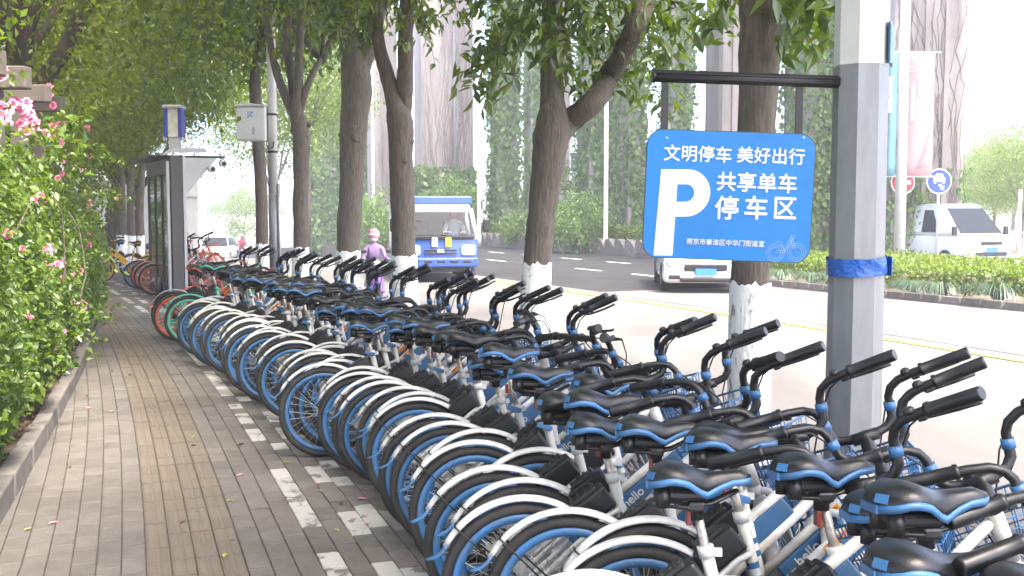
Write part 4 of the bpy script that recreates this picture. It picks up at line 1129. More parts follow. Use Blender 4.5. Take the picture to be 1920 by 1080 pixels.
def saddle_meshes():
    n = 17; top = MB(); trim = MB(); rings = []; tr = []
    xs = [-.135 + .292 * i / (n - 1) for i in range(n)]
    I = lambda x, a, b: float(np.interp(x, a, b))
    wx = ([-.135, -.125, -.10, -.06, -.02, .02, .06, .10, .14, .152, .157], [.045, .078, .098, .104, .090, .058, .037, .030, .025, .018, .006])
    tz = ([-.135, -.115, -.08, -.04, .0, .03, .07, .12, .157], [.006, .026, .040, .036, .020, .012, .014, .018, .004])
    ez = ([-.135, -.11, -.07, -.03, .01, .03, .06, .10, .157], [-.030, -.022, -.012, -.020, -.048, -.056, -.040, -.024, -.018])
    for x in xs:
        w, t, e = I(x, *wx), I(x, *tz), I(x, *ez); ring = []
        for k in range(13):
            a = PI * k / 12; cy = math.cos(a); sy = math.sin(a)
            y = w * (abs(cy) ** .75) * (1 if cy >= 0 else -1)
            ring.append((x, y, e + (t - e) * sy ** .62))
        ring += [(x, -w * .8, e + .004), (x, 0, e + .012), (x, w * .8, e + .004)]
        rings.append(ring)
        tr.append([(x, w + .0025, e + .016), (x, w + .0045, e + .006), (x, w + .001, e - .004), (x, w - .012, e - .004), (x, w - .012, e + .003)])
    top.loft(rings)
    for sgn in (1, -1):
        trim.loft([[(p[0], p[1] * sgn, p[2]) for p in (r_ if sgn > 0 else r_[::-1])] for r_ in tr])
    r0, e0 = I(-.135, *wx), I(-.135, *ez)
    trim.box((-.137, 0, e0 + .006), (.007, r0 * 2, .020))
    under = MB()                                        # springs, clamp and rails below the shell
    under.box((-.035, 0, -.052), (.13, .10, .035), ch=.012)
    for y in (-.052, .052):
        under.tube([(-.095, y, -.03), (-.095, y, -.085)], .021, 8); under.tube([(-.10, y, -.08), (-.02, y * .7, -.088), (.05, y * .4, -.075), (.12, y * .2, -.04)], .006, 5)
    under.tube([(0, 0, -.125), (0, 0, -.06)], .022, 10)
    under.box((.0, 0, -.085), (.05, .085, .03), ch=.008)
    return top, trim, under
def handlebar_mesh():
    mb = MB()
    for s_ in (1, -1):
        mb.tube([(0, 0, .150), (.012, s_ * .045, .148), (.022, s_ * .085, .155), (.027, s_ * .108, .180), (.028, s_ * .114, .215), (.028, s_ * .119, .250), (.022, s_ * .134, .278), (.012, s_ * .165, .298), (-.002, s_ * .22, .309), (-.045, s_ * .37, .322)], [.0165] * 5 + [.0145] * 5, 8)
    return mb
def build_bike(mag=False):
    """one bicycle at the origin; rear wheel on the ground at x=0, +X is forward"""
    P = {}
    root = empty("bicycle")
    fr = MB()
    bb = Vector((.42, 0, .27)); st = Vector((.318, 0, .70)); ax = Vector((-math.cos(HA), 0, math.sin(HA)))
    fr.tube([HEAD - ax * .15, HEAD], .0265, 12)
    fr.tube([bb, st], .0195, 10)
    d1a, d1b = HEAD - ax * .035 + Vector((-.02, 0, 0)), Vector((.375, 0, .405))
    d2a, d2b = HEAD - ax * .125 + Vector((-.02, 0, 0)), Vector((.432, 0, .30))
    fr.tube([d1a, d1b], .0175, 10); fr.tube([d2a, d2b], .0195, 10)
    for y in (.055, -.055):
        fr.tube([(.345, y * .35, .575), (.30, y * .8, .56), (.02, y, .31), (0, y, .30)], [.011, .011, .010, .012], 7)
        fr.tube([(.42, y * .55, .27), (.33, y * .8, .272), (0, y, .30)], [.013, .013, .010], 7)
    fr.tube([(bb.x, -.04, bb.z), (bb.x, .04, bb.z)], .026, 12)
    fr.box((0, -.060, .30), (.05, .006, .045)); fr.box((0, .060, .30), (.05, .006, .045))
    frame = fr.build("frame", M_BWHITE, root)
    u = (st - bb).normalized(); bands = MB()
    for k in (.50, .60): bands.tube([bb.lerp(st, k), bb.lerp(st, k + .045)], .0203, 10, cap=False)
    bands.build("band", M_BBLUE, frame)
    bd = (d1a - d1b).normalized(); mid = (d1a + d1b + d2a + d2b) / 4; up = Vector((-bd.z, 0, bd.x))
    Mp = Matrix(((bd.x, 0, up.x, mid.x), (0, 1, 0, 0), (bd.z, 0, up.z, mid.z), (0, 0, 0, 1)))
    panel = MB().box((0, 0, 0), (.36, .030, .070), ch=.006).build("frame_panel", M_BBLUE, root, Mp)
    tm = text_mesh("lettering", "hello", .052, M_BWHITE, .0006, 0.0008)
    for sgn in (-1, 1):
        Mt = Matrix.Translation((-.12 if sgn < 0 else .0, sgn * .0160, -.014)) @ (RX90 if sgn < 0 else Matrix.Translation((.12, 0, 0)) @ Matrix.Rotation(PI, 4, 'Z') @ RX90)
        link("lettering", tm, panel, Mt)
    stk = MB(); stk.box((0, 0, .0), (.10, .0382, .022)); so = stk.build("sticker", M_YELST, frame, Matrix.Translation(d1b.lerp(d1a, .60)) @ Mp.to_3x3().to_4x4())
    stx = text_mesh("sticker_print", "骑行安全", .022, M_REDST, .0004, .0006)
    link("sticker_print", stx, frame, Matrix.Translation(d1b.lerp(d1a, .60)) @ Mp.to_3x3().to_4x4() @ Matrix.Translation((-.044, -.0197, -.008)) @ RX90)
    # lock box behind the seat tube
    la = math.radians(38); Ml = Matrix.Translation((.245, -.004, .585)) @ Matrix.Rotation(-la, 4, 'Y')
    lk = MB().box((0, 0, 0), (.155, .105, .088), ch=.010); lk.box((.0, 0, .050), (.105, .075, .018), ch=.005); lk.box((-.085, 0, -.012), (.03, .06, .05), ch=.006)
    lock = lk.build("lock_box", M_BLACK, root, Ml)
    rb = MB()
    for k in (-.045, -.015, .015, .045): rb.box((k, 0, .0625), (.010, .06, .006))
    rb.build("rib", M_DARKM, lock)
    # seat post, clamp, saddle (saddle group slides along the seat tube)
    ps = MB().tube([st - u * .10, st + u * .13], .0135, 10).build("seat_post", M_POST, root)
    cl = MB().tube([st - u * .03, st + u * .004], .0245, 10); cl.box(st + Vector((.032, 0, -.014)), (.03, .02, .022))
    clamp = cl.build("seat_clamp", M_BWHITE, root)
    MB().box(st + Vector((-.012, -.040, -.012)), (.070, .012, .024), Matrix.Rotation(.3, 4, 'Y'), ch=.004).build("clamp_lever", M_BBLUE, clamp)
    t_, tr_, un_ = saddle_meshes(); sp_ = st + u * .13 + Vector((.0, 0, .085))
    sad = t_.build("saddle", M_SADDLE, root, Matrix.Translation(sp_))
    tr_.build("saddle_trim", M_BBLUE, sad); un_.build("saddle_spring", M_BLACK, sad)
    MB().box((-.1265, -.050, .002), (.008, .040, .022), Matrix.Rotation(.42, 4, 'Z') @ Matrix.Rotation(.35, 4, 'Y')).build("saddle_badge", M_BBLUE, sad)
    rf = MB().box((0, 0, .035), (.016, .034, .045), ch=.004).build("rear_reflector", M_RED, root, Matrix.Translation(st + u * .05 + Vector((-.035, 0, 0))))
    # rear wheel
    def wheel(parent, M, name="wheel"):
        w = wheel_parts(mag)
        r_ = w['rim'].build(name, M_BBLUE, parent, M)
        w['tyre'].build("tyre", M_RUB, r_)
        if not mag: w['spokes'].build("spokes", M_STEEL, r_)
        w['hub'].build("hub", M_STEEL, r_)
        return r_
    rw = wheel(root, Matrix.Translation((0, 0, WR)))
    fd = fender_mesh(38, 152).build("mudguard", M_BWHITE, root, Matrix.Translation((0, 0, WR)))
    flap_mesh(152).build("mudguard_tip", M_BBLUE, fd)
    stay = MB()
    ca, sa = math.cos(math.radians(138)), math.sin(math.radians(138))
    for y in (.036, -.036): stay.tube([(0, y * 1.6, 0), (ca * .30, y, sa * .30), (ca * .332, y * .9, sa * .332)], .0035, 5)
    stay.tube([(ca * .332, -.033, sa * .332), (ca * .334, 0, sa * .334), (ca * .332, .033, sa * .332)], .0035, 5)
    stay.build("mudguard_stay", M_BLACK, fd)
    # drive and stand
    cr = MB(); cr.lathe([(.028, -.046), (.085, -.046), (.090, -.050), (.085, -.056), (.028, -.056)], Matrix.Translation(bb) @ RX90 @ Matrix.Scale(-1, 4, (0, 0, 1)), 24)
    cr.tube([bb + Vector((0, -.060, 0)), bb + Vector((.10, -.068, -.125))], .010, 6); cr.tube([bb + Vector((0, .060, 0)), bb + Vector((-.10, .068, .125))], .010, 6)
    crank = cr.build("crank", M_BLACK, root)
    for p in (bb + Vector((.10, -.115, -.125)), bb + Vector((-.10, .115, .125))): MB().box(p, (.085, .085, .024), ch=.006).build("pedal", M_BLACK, crank)
    ch = MB().prism([(-.05, .325), (.40, .345), (.47, .27), (.40, .195), (.0, .262), (-.05, .275)], -.044, -.034); ch.build("chain_guard", M_BWHITE, root)
    ks = MB().tube([(.03, .072, .275), (.10, .12, .15), (.17, .17, .012), (.195, .175, .005)], [.009, .009, .009, .011], 6).build("kickstand", M_BLACK, root)
    # steered group: local Z is the steering axis
    Ms = Matrix.Translation(HEAD) @ Matrix.Rotation(-(PI / 2 - HA), 4, 'Y')
    S = {}
    fk = MB(); axl = Vector((.05, 0, -.539))
    fk.tube([(0, 0, -.19), (0, 0, -.15)], .024, 10)
    for y in (.058, -.058):
        fk.tube([(0, y * .3, -.175), (.0, y * .85, -.19), (.004, y, -.23), (.018, y, -.40), (.05, y, -.539)], [.014, .015, .014, .012, .009], 7)
    fork = fk.build("fork", M_BWHITE, root, Ms)
    fw = wheel(root, Ms @ Matrix.Translation(axl))
    ff = fender_mesh(52, 178, n=16).build("mudguard", M_BWHITE, root, Ms @ Matrix.Translation(axl))
    stm = MB().tube([(0, 0, -.004), (0, 0, .02), (.0, 0, .09), (.0, 0, .112)], [.0275, .0265, .0235, .021], 12); stm.tube([(0, -.045, .094), (0, .045, .094)], .021, 10)
    stem = stm.build("stem", M_BLACK, root, Ms)
    hb = handlebar_mesh().build("handlebar", M_BLACK, root, Ms @ Matrix.Translation((0, 0, -.055)))
    for s_ in (1, -1):
        MB().tube([(.028, s_ * .1125, .204), (.028, s_ * .1165, .233)], .0205, 10).build("collar", M_BBLUE, hb)
        gr = MB(); a, b = Vector((-.008, s_ * .242, .312)), Vector((-.053, s_ * .400, .326))
        gr.tube([a, a.lerp(b, .06), a.lerp(b, .08), a.lerp(b, .5), a.lerp(b, .96), b], [.0225, .0225, .0190, .0200, .0205, .0185], 10)
        gr.build("grip", M_BLACK, hb)
        lv = MB(); lv.box((.016, s_ * .222, .297), (.05, .026, .026), ch=.005)
        lv.tube([(.035, s_ * .222, .288), (.050, s_ * .25, .284), (.045, s_ * .31, .284), (.028, s_ * .375, .290)], [.008, .007, .006, .0065], 6)
        lv.build("brake_lever", M_BLACK, hb)
        MB().tube([(.045, s_ * .21, .293), (.085, s_ * .16, .266), (.095, s_ * .10, .19), (.065, s_ * .04, .08), (.035, s_ * .02, -.06), (.03, s_ * .03, -.16)], .0032, 5).build("brake_cable", M_BLACK, hb)
    bl = MB().lathe([(.001, 0), (.019, 0), (.022, .006), (.019, .017), (.010, .023), (.001, .024)], Matrix.Translation((-.002, -.195, .314)) @ Matrix.Scale(.8, 4), 12).build("bell", M_DARKM, hb)
    # wire basket
    bk = MB(); x0, x1, yw, z0, z1 = .065, .255, .150, -.20, -.02
    def corner(k): return x0 + .015 * (1 - k), x1 - .03 * (1 - k), yw - .03 * (1 - k), z0 + (z1 - z0) * k
    for k in (0, .2, .4, .6, .8, 1.0):
        a, b, w, z = corner(k); bk.tube([(a, -w, z), (b, -w, z), (b, w, z), (a, w, z), (a, -w, z)], .005 if k in (0, 1.0) else .0027, 5)
    for i in range(9):
        f = -1 + 2 * i / 8
        a0, b0, w0, _ = corner(0); a1, b1, w1, _ = corner(1)
        bk.tube([(b0, w0 * f, z0), (b1, w1 * f, z1)], .0027, 4); bk.tube([(a0, w0 * f, z0), (a1, w1 * f, z1)], .0027, 4)
        bk.tube([(a0, w0 * f, z0), (b0, w0 * f, z0)], .0027, 4)
    for i in range(1, 6):
        f = i / 6; a0, b0, w0, _ = corner(0); a1, b1, w1, _ = corner(1)
        for s_ in (1, -1): bk.tube([(a0 + (b0 - a0) * f, s_ * w0, z0), (a1 + (b1 - a1) * f, s_ * w1, z1)], .0027, 4)
    bk.tube([(0, .0, -.05), (.09, 0, -.07)], .010, 6); bk.tube([(.05, -.058, -.50), (.10, -.10, -.14)], .005, 5); bk.tube([(.05, .058, -.50), (.10, .10, -.14)], .005, 5)
    bk.build("basket", M_BBLUE, root, Ms)
    return root, Ms, u
STEERED = {"fork", "stem", "handlebar", "basket"}
def place_bike(proto, Ms, u, s, t, yaw=0.0, lean=-4.5, steer=72, sdl=0.0, pitch=0.0, recolor=None, first=False):
    p = path(s, t); th = heading(s) + math.radians(yaw)
    def steer_part(o):
        B = o.matrix_basis.copy(); loc = Ms.inverted() @ B
        o.matrix_basis = Ms @ Matrix.Rotation(math.radians(steer), 4, 'Z') @ loc
    if first:
        r_ = proto
    else:
        r_ = copy_tree(proto)
    for ch in r_.children:
        nm = ch.name.split(".")[0]
        if nm in STEERED or (nm in ("wheel", "mudguard") and ch.matrix_basis.translation.x > .5): steer_part(ch)
        if nm in ("seat_post", "saddle"): ch.matrix_basis = Matrix.Translation(u * sdl) @ ch.matrix_basis
        if nm == "wheel": ch.matrix_basis = ch.matrix_basis @ Matrix.Rotation(R.uniform(0, 6.28), 4, 'Y')
    keep_st = R.random() < .4; keep_lv = R.random() < .6; keep_tr = R.random() < .86
    for ch in list(r_.children):
        for g_ in list(ch.children):
            n_ = g_.name.split('.')[0]
            if (n_ in ('sticker', 'sticker_print') and not keep_st) or (n_ == 'clamp_lever' and not keep_lv) or (n_ == 'saddle_trim' and not keep_tr): bpy.data.objects.remove(g_)
    if recolor:
        def rec(o):
            if o.type == 'MESH' and len(o.material_slots):
                m_ = o.material_slots[0].material
                if m_ in recolor:
                    o.material_slots[0].link = 'OBJECT'; o.material_slots[0].material = recolor[m_]
            for c_ in o.children: rec(c_)
        rec(r_)
    r_.location = p; r_.rotation_euler = (math.radians(lean), 0, th)
    return r_
proto, MS, U_ = build_bike()
proto2, MS2, U2 = build_bike(mag=True)
proto.location = (0, 0, -50); proto2.location = (0, 0, -50)
rb_ = random.Random(23)
ROW_T = 1.36
def row_t(s): return 1.45 - 0.060 * max(s, 0) - 0.03 * max(-s - 1.5, 0)
GREEN_S = 8.45
# steps between neighbours counted from the green bicycle towards the viewer
s = GREEN_S - 0.42; k = 0
while s > -3.35:
    k += 1
    jump = .46 if k in (5, 21, 36) else rb_.uniform(.145, .25)
    t = row_t(s) + rb_.gauss(0, .085) + (.10 if k in (9, 10, 23, 24) else 0)
    b = place_bike(proto, MS, U_, s, t, yaw=rb_.gauss(-18, 3.2), lean=-5 + rb_.gauss(0, 1.5), steer=(rb_.gauss(76, 9) if rb_.random() < .92 else rb_.gauss(25, 15)), sdl=rb_.choice([-.03, -.01, 0, .01, .02, .04, .06, -.045]))
    tag(b, "blue and white shared bicycle, " + ordinal(k) + " in the row counting nearer from the green bicycle", "bicycle", "blue shared bicycles parked in a row")
    s -= jump
NB = k
# the green bicycle and the mixed ones behind it
G = {M_BBLUE: M_GREEN, M_BWHITE: M_GREEN}
b = place_bike(proto2, MS2, U2, GREEN_S, row_t(GREEN_S) - .06, yaw=-12, steer=66, sdl=.06, recolor=G)
tag(b, "mint green bicycle with spoked mag wheels at the end of the blue row", "bicycle", "bicycles at the shelter end")
O_ = {M_BBLUE: M_ORANGE, M_BWHITE: M_BLACK, M_STEEL: M_ORANGE}; O2 = {M_BBLUE: M_PALER, M_BWHITE: M_LIGHTG}; O3 = {M_BBLUE: M_ORANGE, M_BWHITE: M_ORANGE}; Yw = {M_BBLUE: M_YELLOW, M_BWHITE: M_YELLOW}
mix = [(8.98, O_, "dark and orange bicycle directly behind the green one"), (9.35, O2, "grey and faded red bicycle, second behind the green one"), (9.85, O3, "orange bicycle, third behind the green one")]
for (s, rc, lab) in mix:
    b = place_bike(proto2 if rc in (O_, O3) else proto, MS, U_, s, .78 + rb_.uniform(-.04, .04) + (.35 if s > 9.5 else 0), yaw=rb_.gauss(-12, 3), steer=rb_.gauss(62, 8), recolor=rc); tag(b, lab, "bicycle", "bicycles at the shelter end")
far = [(16.6, O2, "faded red bicycle just past the shelter, nearest of the far group"), (17.3, O2, "faded red bicycle, second past the shelter"), (17.9, O3, "orange bicycle, third past the shelter"), (18.4, None, "blue bicycle, fourth past the shelter")]
for (s, rc, lab) in far:
    b = place_bike(proto2 if rc else proto, MS, U_, s, ROW_T + rb_.uniform(-.05, .1), yaw=rb_.gauss(-8, 4), steer=rb_.gauss(40, 15), recolor=rc); tag(b, lab, "bicycle", "far bicycles past the shelter")
b = place_bike(proto2, MS2, U2, 20.8, 1.9, yaw=176, steer=-20, recolor=Yw); tag(b, "yellow bicycle facing left at the far end of the pavement", "bicycle", "far bicycles past the shelter")
b = place_bike(proto, MS, U_, 22.2, 1.7, yaw=170, steer=15); tag(b, "blue bicycle facing left behind the yellow one", "bicycle", "far bicycles past the shelter")
b = place_bike(proto2, MS2, U2, 21.4, 2.6, yaw=10, steer=25, recolor=O3); tag(b, "orange bicycle between the far trunks and the yellow bicycle", "bicycle", "far bicycles past the shelter")
# a few more bicycles along the kerb beyond the shelter
for i, (s, t, rc, lab) in enumerate([]):
    b = place_bike(proto2 if rc else proto, MS, U_, s, t, yaw=rb_.gauss(0, 4), steer=rb_.gauss(55, 10), recolor=rc); tag(b, lab, "bicycle", "bicycles at the shelter end")
def drop(o):
    for c_ in list(o.children): drop(c_)
    bpy.data.objects.remove(o)
drop(proto); drop(proto2)

# ------------------------------------------------------------------ lamp pole with the parking sign
PY = 5.25
pc = px(1608, 393, PY)
pole = empty("lamp_pole", (pc.x, PY, 0))
def oct_ring(r_, z, n=8, cx=0.0):
    return [(cx + math.cos(2 * PI * (k + .5) / n) * r_, math.sin(2 * PI * (k + .5) / n) * r_, z) for k in range(n)]
zc = px(1608, 124, PY).z
MB().loft([oct_ring(.140, 0), oct_ring(.1365, .5), oct_ring(.133, 1.2), oct_ring(.129, zc)], smooth=False).build("lower_shaft", M_GALV, pole)
MB().loft([oct_ring(.128, zc), oct_ring(.125, 3.2), oct_ring(.11, 6.5), oct_ring(.09, 9)], smooth=False).build("upper_shaft", M_POLEW, pole)
MB().box((0, 0, .02), (.42, .42, .04), ch=.006).build("base_plate", M_GALV, pole)
for a in range(4):
    MB().tube([(.16 * (1 if a % 2 else -1), .16 * (1 if a < 2 else -1), .03), (.16 * (1 if a % 2 else -1), .16 * (1 if a < 2 else -1), .10)], .014, 6).build("anchor_bolt", M_GALV, pole)
MB().tube([(0, 0, 8.9), (.4, -.1, 9.3), (1.8, -.2, 9.6)], [.05, .045, .04], 8).build("lamp_arm", M_POLEW, pole)
MB().box((2.1, -.2, 9.6), (.7, .25, .12), ch=.03).build("lamp_head", M_LIGHTG, pole)
tag(pole, "thick octagonal street lamp pole, grey below and white above", "lamp pole")
def tape(zc_, h, label, seed):
    rg = random.Random(seed); mb = MB(); n = 40; rings = []
    for j in range(4):
        ring = []
        for k in range(n):
            a = 2 * PI * k / n; w = .004 * math.sin(a * 3 + j * 1.7 + seed) + rg.uniform(-.002, .002)
            r8 = .134 / max(abs(math.cos(((a) % (PI / 4)) - PI / 8)) / math.cos(PI / 8) , .5)
            ring.append((math.cos(a) * (.138 + .006 + w), math.sin(a) * (.138 + .006 + w), zc_ - h / 2 + h * j / 3 + .008 * math.sin(a + seed) + rg.uniform(-.004, .004)))
        rings.append(ring)
    mb.loft(rings, cap=False); o = mb.build("plastic_tape", M_TAPE); o.location = (pc.x, PY, 0)
    e = MB().box((.150, -.03, zc_), (.004, .05, h * 1.1), Matrix.Rotation(.3, 4, 'Z')).build("tape_end", M_TAPE, o)
    tag(o, label, "tape", "blue tape round the lamp pole")
tape(px(1608, 498, PY).z, .085, "blue plastic tape round the pole at hedge height", 1)
tape(px(1608, 884, PY).z, .07, "blue plastic tape low on the pole behind the saddles", 2)
# street-name plate on the side of the pole
pl = empty("street_plate", (pc.x + .135, PY - .03, px(1655, 85, PY).z), (0, 0, math.radians(62)))
pts = []
for i in range(9): pts.append((-.075 + .15 * i / 8, .098 + .006 * math.sin(i * PI / 4)))
poly = pts + [(-a, -b) for a, b in pts]
MB().prism(poly, -.004, .004).build("plate", M_STREETP, pl)
MB().prism([(a * .93, b * .95) for a, b in poly], -.0055, -.0045).build("plate_border", M_SIGNL, pl)
MB().prism([(a * .88, b * .92) for a, b in poly], -.0068, -.0058).build("plate_face", M_STREETP, pl)
link("lettering", text_mesh("lettering", "路灯", .06, M_SIGNL, .0004, .0005, 'CENTER'), pl, Matrix.Translation((0, -.0075, .01)) @ RX90)
tag(pl, "small dark blue scalloped plate high on the pole's right side", "plate")
# bracket arm and sign
SY = PY - .03
br = empty("sign_bracket", (pc.x - .12, SY, px(1568, 153, SY).z))
O = Vector(br.location)
a, b = px(1224, 142, SY) - O, px(1572, 154, SY) - O
ab = MB().tube([a, b], .031, 10)
for k in (-.012, .012): ab.tube([a + Vector((0, -.029, k)), b + Vector((0, -.029, k))], .006, 5)
ab.build("arm", M_DARKM, br)
MB().tube([a + Vector((-.004, 0, 0)), a + Vector((.012, 0, 0))], .035, 10).build("end_cap", M_BLACK, br)
for (x, y0, y1) in ((1246, 150, 262), (1498, 160, 266)):
    p0, p1 = px(x, y0, SY) - O, px(x, y1, SY) - O
    MB().box((p0 + p1) / 2, (.034, .012, abs(p0.z - p1.z) + .03)).build("hanger", M_DARKM, br)
tag(br, "dark tubular bracket arm holding the parking sign to the pole", "bracket")
sc_ = px(1365.5, 368, SY - .02)
SW, SH = .812, .625
tilt = math.radians(2.1)
sgn = empty("parking_sign", sc_, (0, tilt, math.radians(-2)))
def rrect(w, h, r_, n=7):
    out = []
    for (cx, cy, a0) in ((w / 2 - r_, h / 2 - r_, 0), (-w / 2 + r_, h / 2 - r_, 90), (-w / 2 + r_, -h / 2 + r_, 180), (w / 2 - r_, -h / 2 + r_, 270)):
        for k in range(n + 1):
            a_ = math.radians(a0 + 90 * k / n); out.append((cx + r_ * math.cos(a_), cy + r_ * math.sin(a_)))
    return out
MB().prism(rrect(SW, SH, .075), -.010, .010).build("board", M_SIGNE, sgn)
MB().prism(rrect(SW - .008, SH - .008, .072), -.0118, -.0102).build("face", M_SIGN, sgn)
def sx(x): return (x - 1365.5) / FPX * (SY - .02) * 1.0
def word(body, x, y, size, bold, nm="lettering", material=M_SIGNW, sp=1.0):
    """lettering set on the sign face; x,y are the photo pixels of its lower left corner"""
    me0 = text_mesh(nm, body, size, material, .0002, 0.0)
    zz = -(y - 368) / FPX * SY
    xx = sx(x); zz += math.tan(tilt) * xx
    V = np.empty(len(me0.vertices) * 3); me0.vertices.foreach_get("co", V); V = V.reshape(-1, 3); fs = [tuple(p.vertices) for p in me0.polygons]
    q = MB()                                             # heavy strokes: the print laid on in five slightly shifted layers
    for k, (dx, dy) in enumerate(((0, 0), (bold, 0), (-bold, 0), (0, bold), (0, -bold))):
        q.add([(v[0] + dx, v[1] + dy, v[2] + .0007 * k) for v in V], fs)
    me = bpy.data.meshes.new(nm); me.from_pydata(q.v, [], q.f); me.materials.append(material); bpy.data.meshes.remove(me0)
    return link(nm, me, sgn, Matrix.Translation((xx, -.0130, zz)) @ RX90)
pxm = SY / FPX
word("文明停车", 1241, 299, 31 * pxm * 1.02, .0017)
word("美好出行", 1376, 303, 31 * pxm * 1.02, .0017)
word("共享单车", 1341, 354, 37.5 * pxm, .0023)
for ch_, x in zip("停车区", (1340, 1394, 1447)): word(ch_, x, 406, 46 * pxm, .0027)
word("南京市秦淮区中华门街道宣", 1291, 456, 12.1 * pxm, .0005)
# the big P
def pp(x, y): 
    xx = sx(x); return xx, -(y - 368) / FPX * SY + math.tan(tilt) * xx
outer = []; 
x0, y0 = 1238, 318
pl_ = [(1230, 478.5), (1238, 318), (1291, 318)]
mb = MB()
cx, cy, ro, ri = 1287, 362, 44, 16
arc_o = [(cx + ro * math.sin(a_), cy - ro * math.cos(a_)) for a_ in np.linspace(0, PI, 20)]
arc_i = [(cx - 1 + ri * math.sin(a_) * .95, cy - ri * math.cos(a_)) for a_ in np.linspace(0, PI, 20)]
def flat(poly_px, nm, material=M_SIGNW, d=-.0130):
    q = MB(); pts_ = [pp(*p) for p in poly_px]; n = len(pts_)
    return pts_
q = MB()
q.prism([pp(*p) for p in [(1238, 318), (1270, 318), (1266.5, 478.8), (1231, 478.3)]], -.0135, -.0121)                       # stem
ring = [(1262, 318)] + arc_o + [(1262, 406)]
inn = [(1262, 346)] + arc_i + [(1262, 378)]
vs = [Vector((*[pp(*p)][0],)) for p in ring]
vo = [(pp(*p)[0], -.0142, pp(*p)[1]) for p in ring]; vi = [(pp(*p)[0], -.0142, pp(*p)[1]) for p in inn]; n = len(vo)
q.add(vo + vi, [(i, i + 1, n + i + 1, n + i) for i in range(n - 1)])
q.build("letter", M_SIGNW, sgn)
# small line drawing of a bicycle
ic = MB()
def ring_px(cx, cy, r_, rad=.0011):
    pts_ = [pp(cx + r_ * math.cos(a_), cy + r_ * math.sin(a_)) for a_ in np.linspace(0, 2 * PI, 25)]
    ic.tube([(a_, -.0128, b_) for a_, b_ in pts_], rad, 4, cap=False)
for r_ in (17, 13.5, 10): ring_px(1457, 473, r_); ring_px(1496, 472, r_)
for ln in ([(1457, 473), (1474, 473), (1490, 444)], [(1459, 469), (1472, 469), (1486, 442)], [(1457, 452), (1466, 452), (1476, 472)], [(1483, 440), (1492, 440), (1494, 445)], [(1496, 472), (1487, 445)], [(1492, 470), (1484, 448)]):
    ic.tube([(pp(*p)[0], -.0128, pp(*p)[1]) for p in ln], .0013, 4)
ic.build("bicycle_symbol", M_SIGNL, sgn)
for x in (1246, 1498):
    xx, zz = pp(x, 260); MB().tube([(xx, -.016, zz), (xx, -.011, zz)], .006, 8).build("rivet", M_SIGNL, sgn)
tag(sgn, "blue bicycle parking sign with a big white P hanging from the bracket", "sign")

# ------------------------------------------------------------------ control box pole
BY = 21.2
pb = px(513, 393, BY); up_ = empty("utility_pole", (pb.x, BY, 0))
zs_ = px(513, 365, BY).z
MB().tube([(0, 0, 0), (0, 0, zs_)], .095, 14).build("lower_shaft", M_GALV, up_)
MB().tube([(0, 0, zs_), (0, 0, 7.5)], [.094, .085], 14).build("upper_shaft", M_POLEW, up_)
MB().tube([(.12, -.05, 0), (.12, -.05, px(0, 345, BY).z)], .028, 8).build("conduit", M_LIGHTG, up_)
for z in (px(0, 215, BY).z, px(0, 285, BY).z): MB().tube([(0, 0, z - .02), (0, 0, z + .02)], .105, 14).build("clamp", M_DARKM, up_)
tag(up_, "slim pole, white above grey, carrying the white box", "pole")
q0, q1 = px(447, 265, BY - .1), px(499, 200, BY - .1)
bx_ = empty("control_box", ((q0.x + q1.x) / 2, BY - .1, q0.z)); w_, h_ = q1.x - q0.x, q1.z - q0.z
MB().box((0, 0, h_ / 2), (w_, .28, h_), ch=.012).build("cabinet", M_BOXG, bx_)
MB().prism([(-w_ / 2 - .03, h_), (w_ / 2 + .03, h_), (w_ / 2 + .03, h_ + .015), (-.02, h_ + .055), (-w_ / 2 - .03, h_ + .015)], -.19, .16).build("rain_roof", M_BOXG, bx_)
dr = MB().box((.0, -.147, h_ / 2), (w_ - .06, .012, h_ - .06), ch=.004).build("door", M_BOXG, bx_)
MB().box((.06, -.158, h_ * .28), (.05, .012, .14), ch=.003).build("handle", M_LIGHTG, dr)
link("lettering", text_mesh("lettering", "JZ", .13, M_PLATEB, .001, .002, 'CENTER'), bx_, Matrix.Translation((0, -.1545, h_ * .70)) @ RX90)
MB().tube([(w_ / 2 - .02, 0, .02), (w_ / 2 + .02, 0, -.14), (w_ / 2 + .12, 0, -.12), (w_ / 2 + .14, 0, .0)], .012, 5).build("cable", M_BLACK, bx_)
tag(bx_, "pale grey control box lettered JZ on the slim pole", "control box")

# ------------------------------------------------------------------ bus shelter seen end on
HY = 19.0
M_STONE = mat('shelter_grey', (0.075, 0.070, 0.068), 0.5, metal=0.2, var=0.15)
hp = px(331, 393, HY); sh = empty("bus_shelter", (hp.x, HY, 0), (0, 0, heading(15) ))
zt = px(0, 291, HY).z
MB().box((0, 0, zt / 2), (.19, .14, zt), ch=.01).build("post", M_STONE, sh)
MB().box((.135, -.01, zt / 2), (.05, .10, zt - .02), ch=.006).build("edge_strip", M_LIGHTG, sh)
MB().box((-.135, .02, zt * .48), (.05, .10, zt * .96), ch=.006).build("edge_strip", M_LIGHTG, sh)
ln_ = 2.6
MB().box((-.10, ln_ / 2 + .1, 1.30), (.012, ln_ - .25, 2.05)).build("glass_pane", M_GLASS, sh)
MB().box((-.10, ln_ / 2 + .1, .16), (.09, ln_, .30), ch=.01).build("bottom_rail", M_DARKM, sh)
MB().box((-.10, ln_ / 2 + .1, 2.42), (.07, ln_, .26), ch=.01).build("top_rail", M_DARKM, sh)
for y in (.12, .9, 1.75, ln_ + .05): MB().box((-.10, y, 1.3), (.06, .05, 2.3)).build("mullion", M_DARKM, sh)
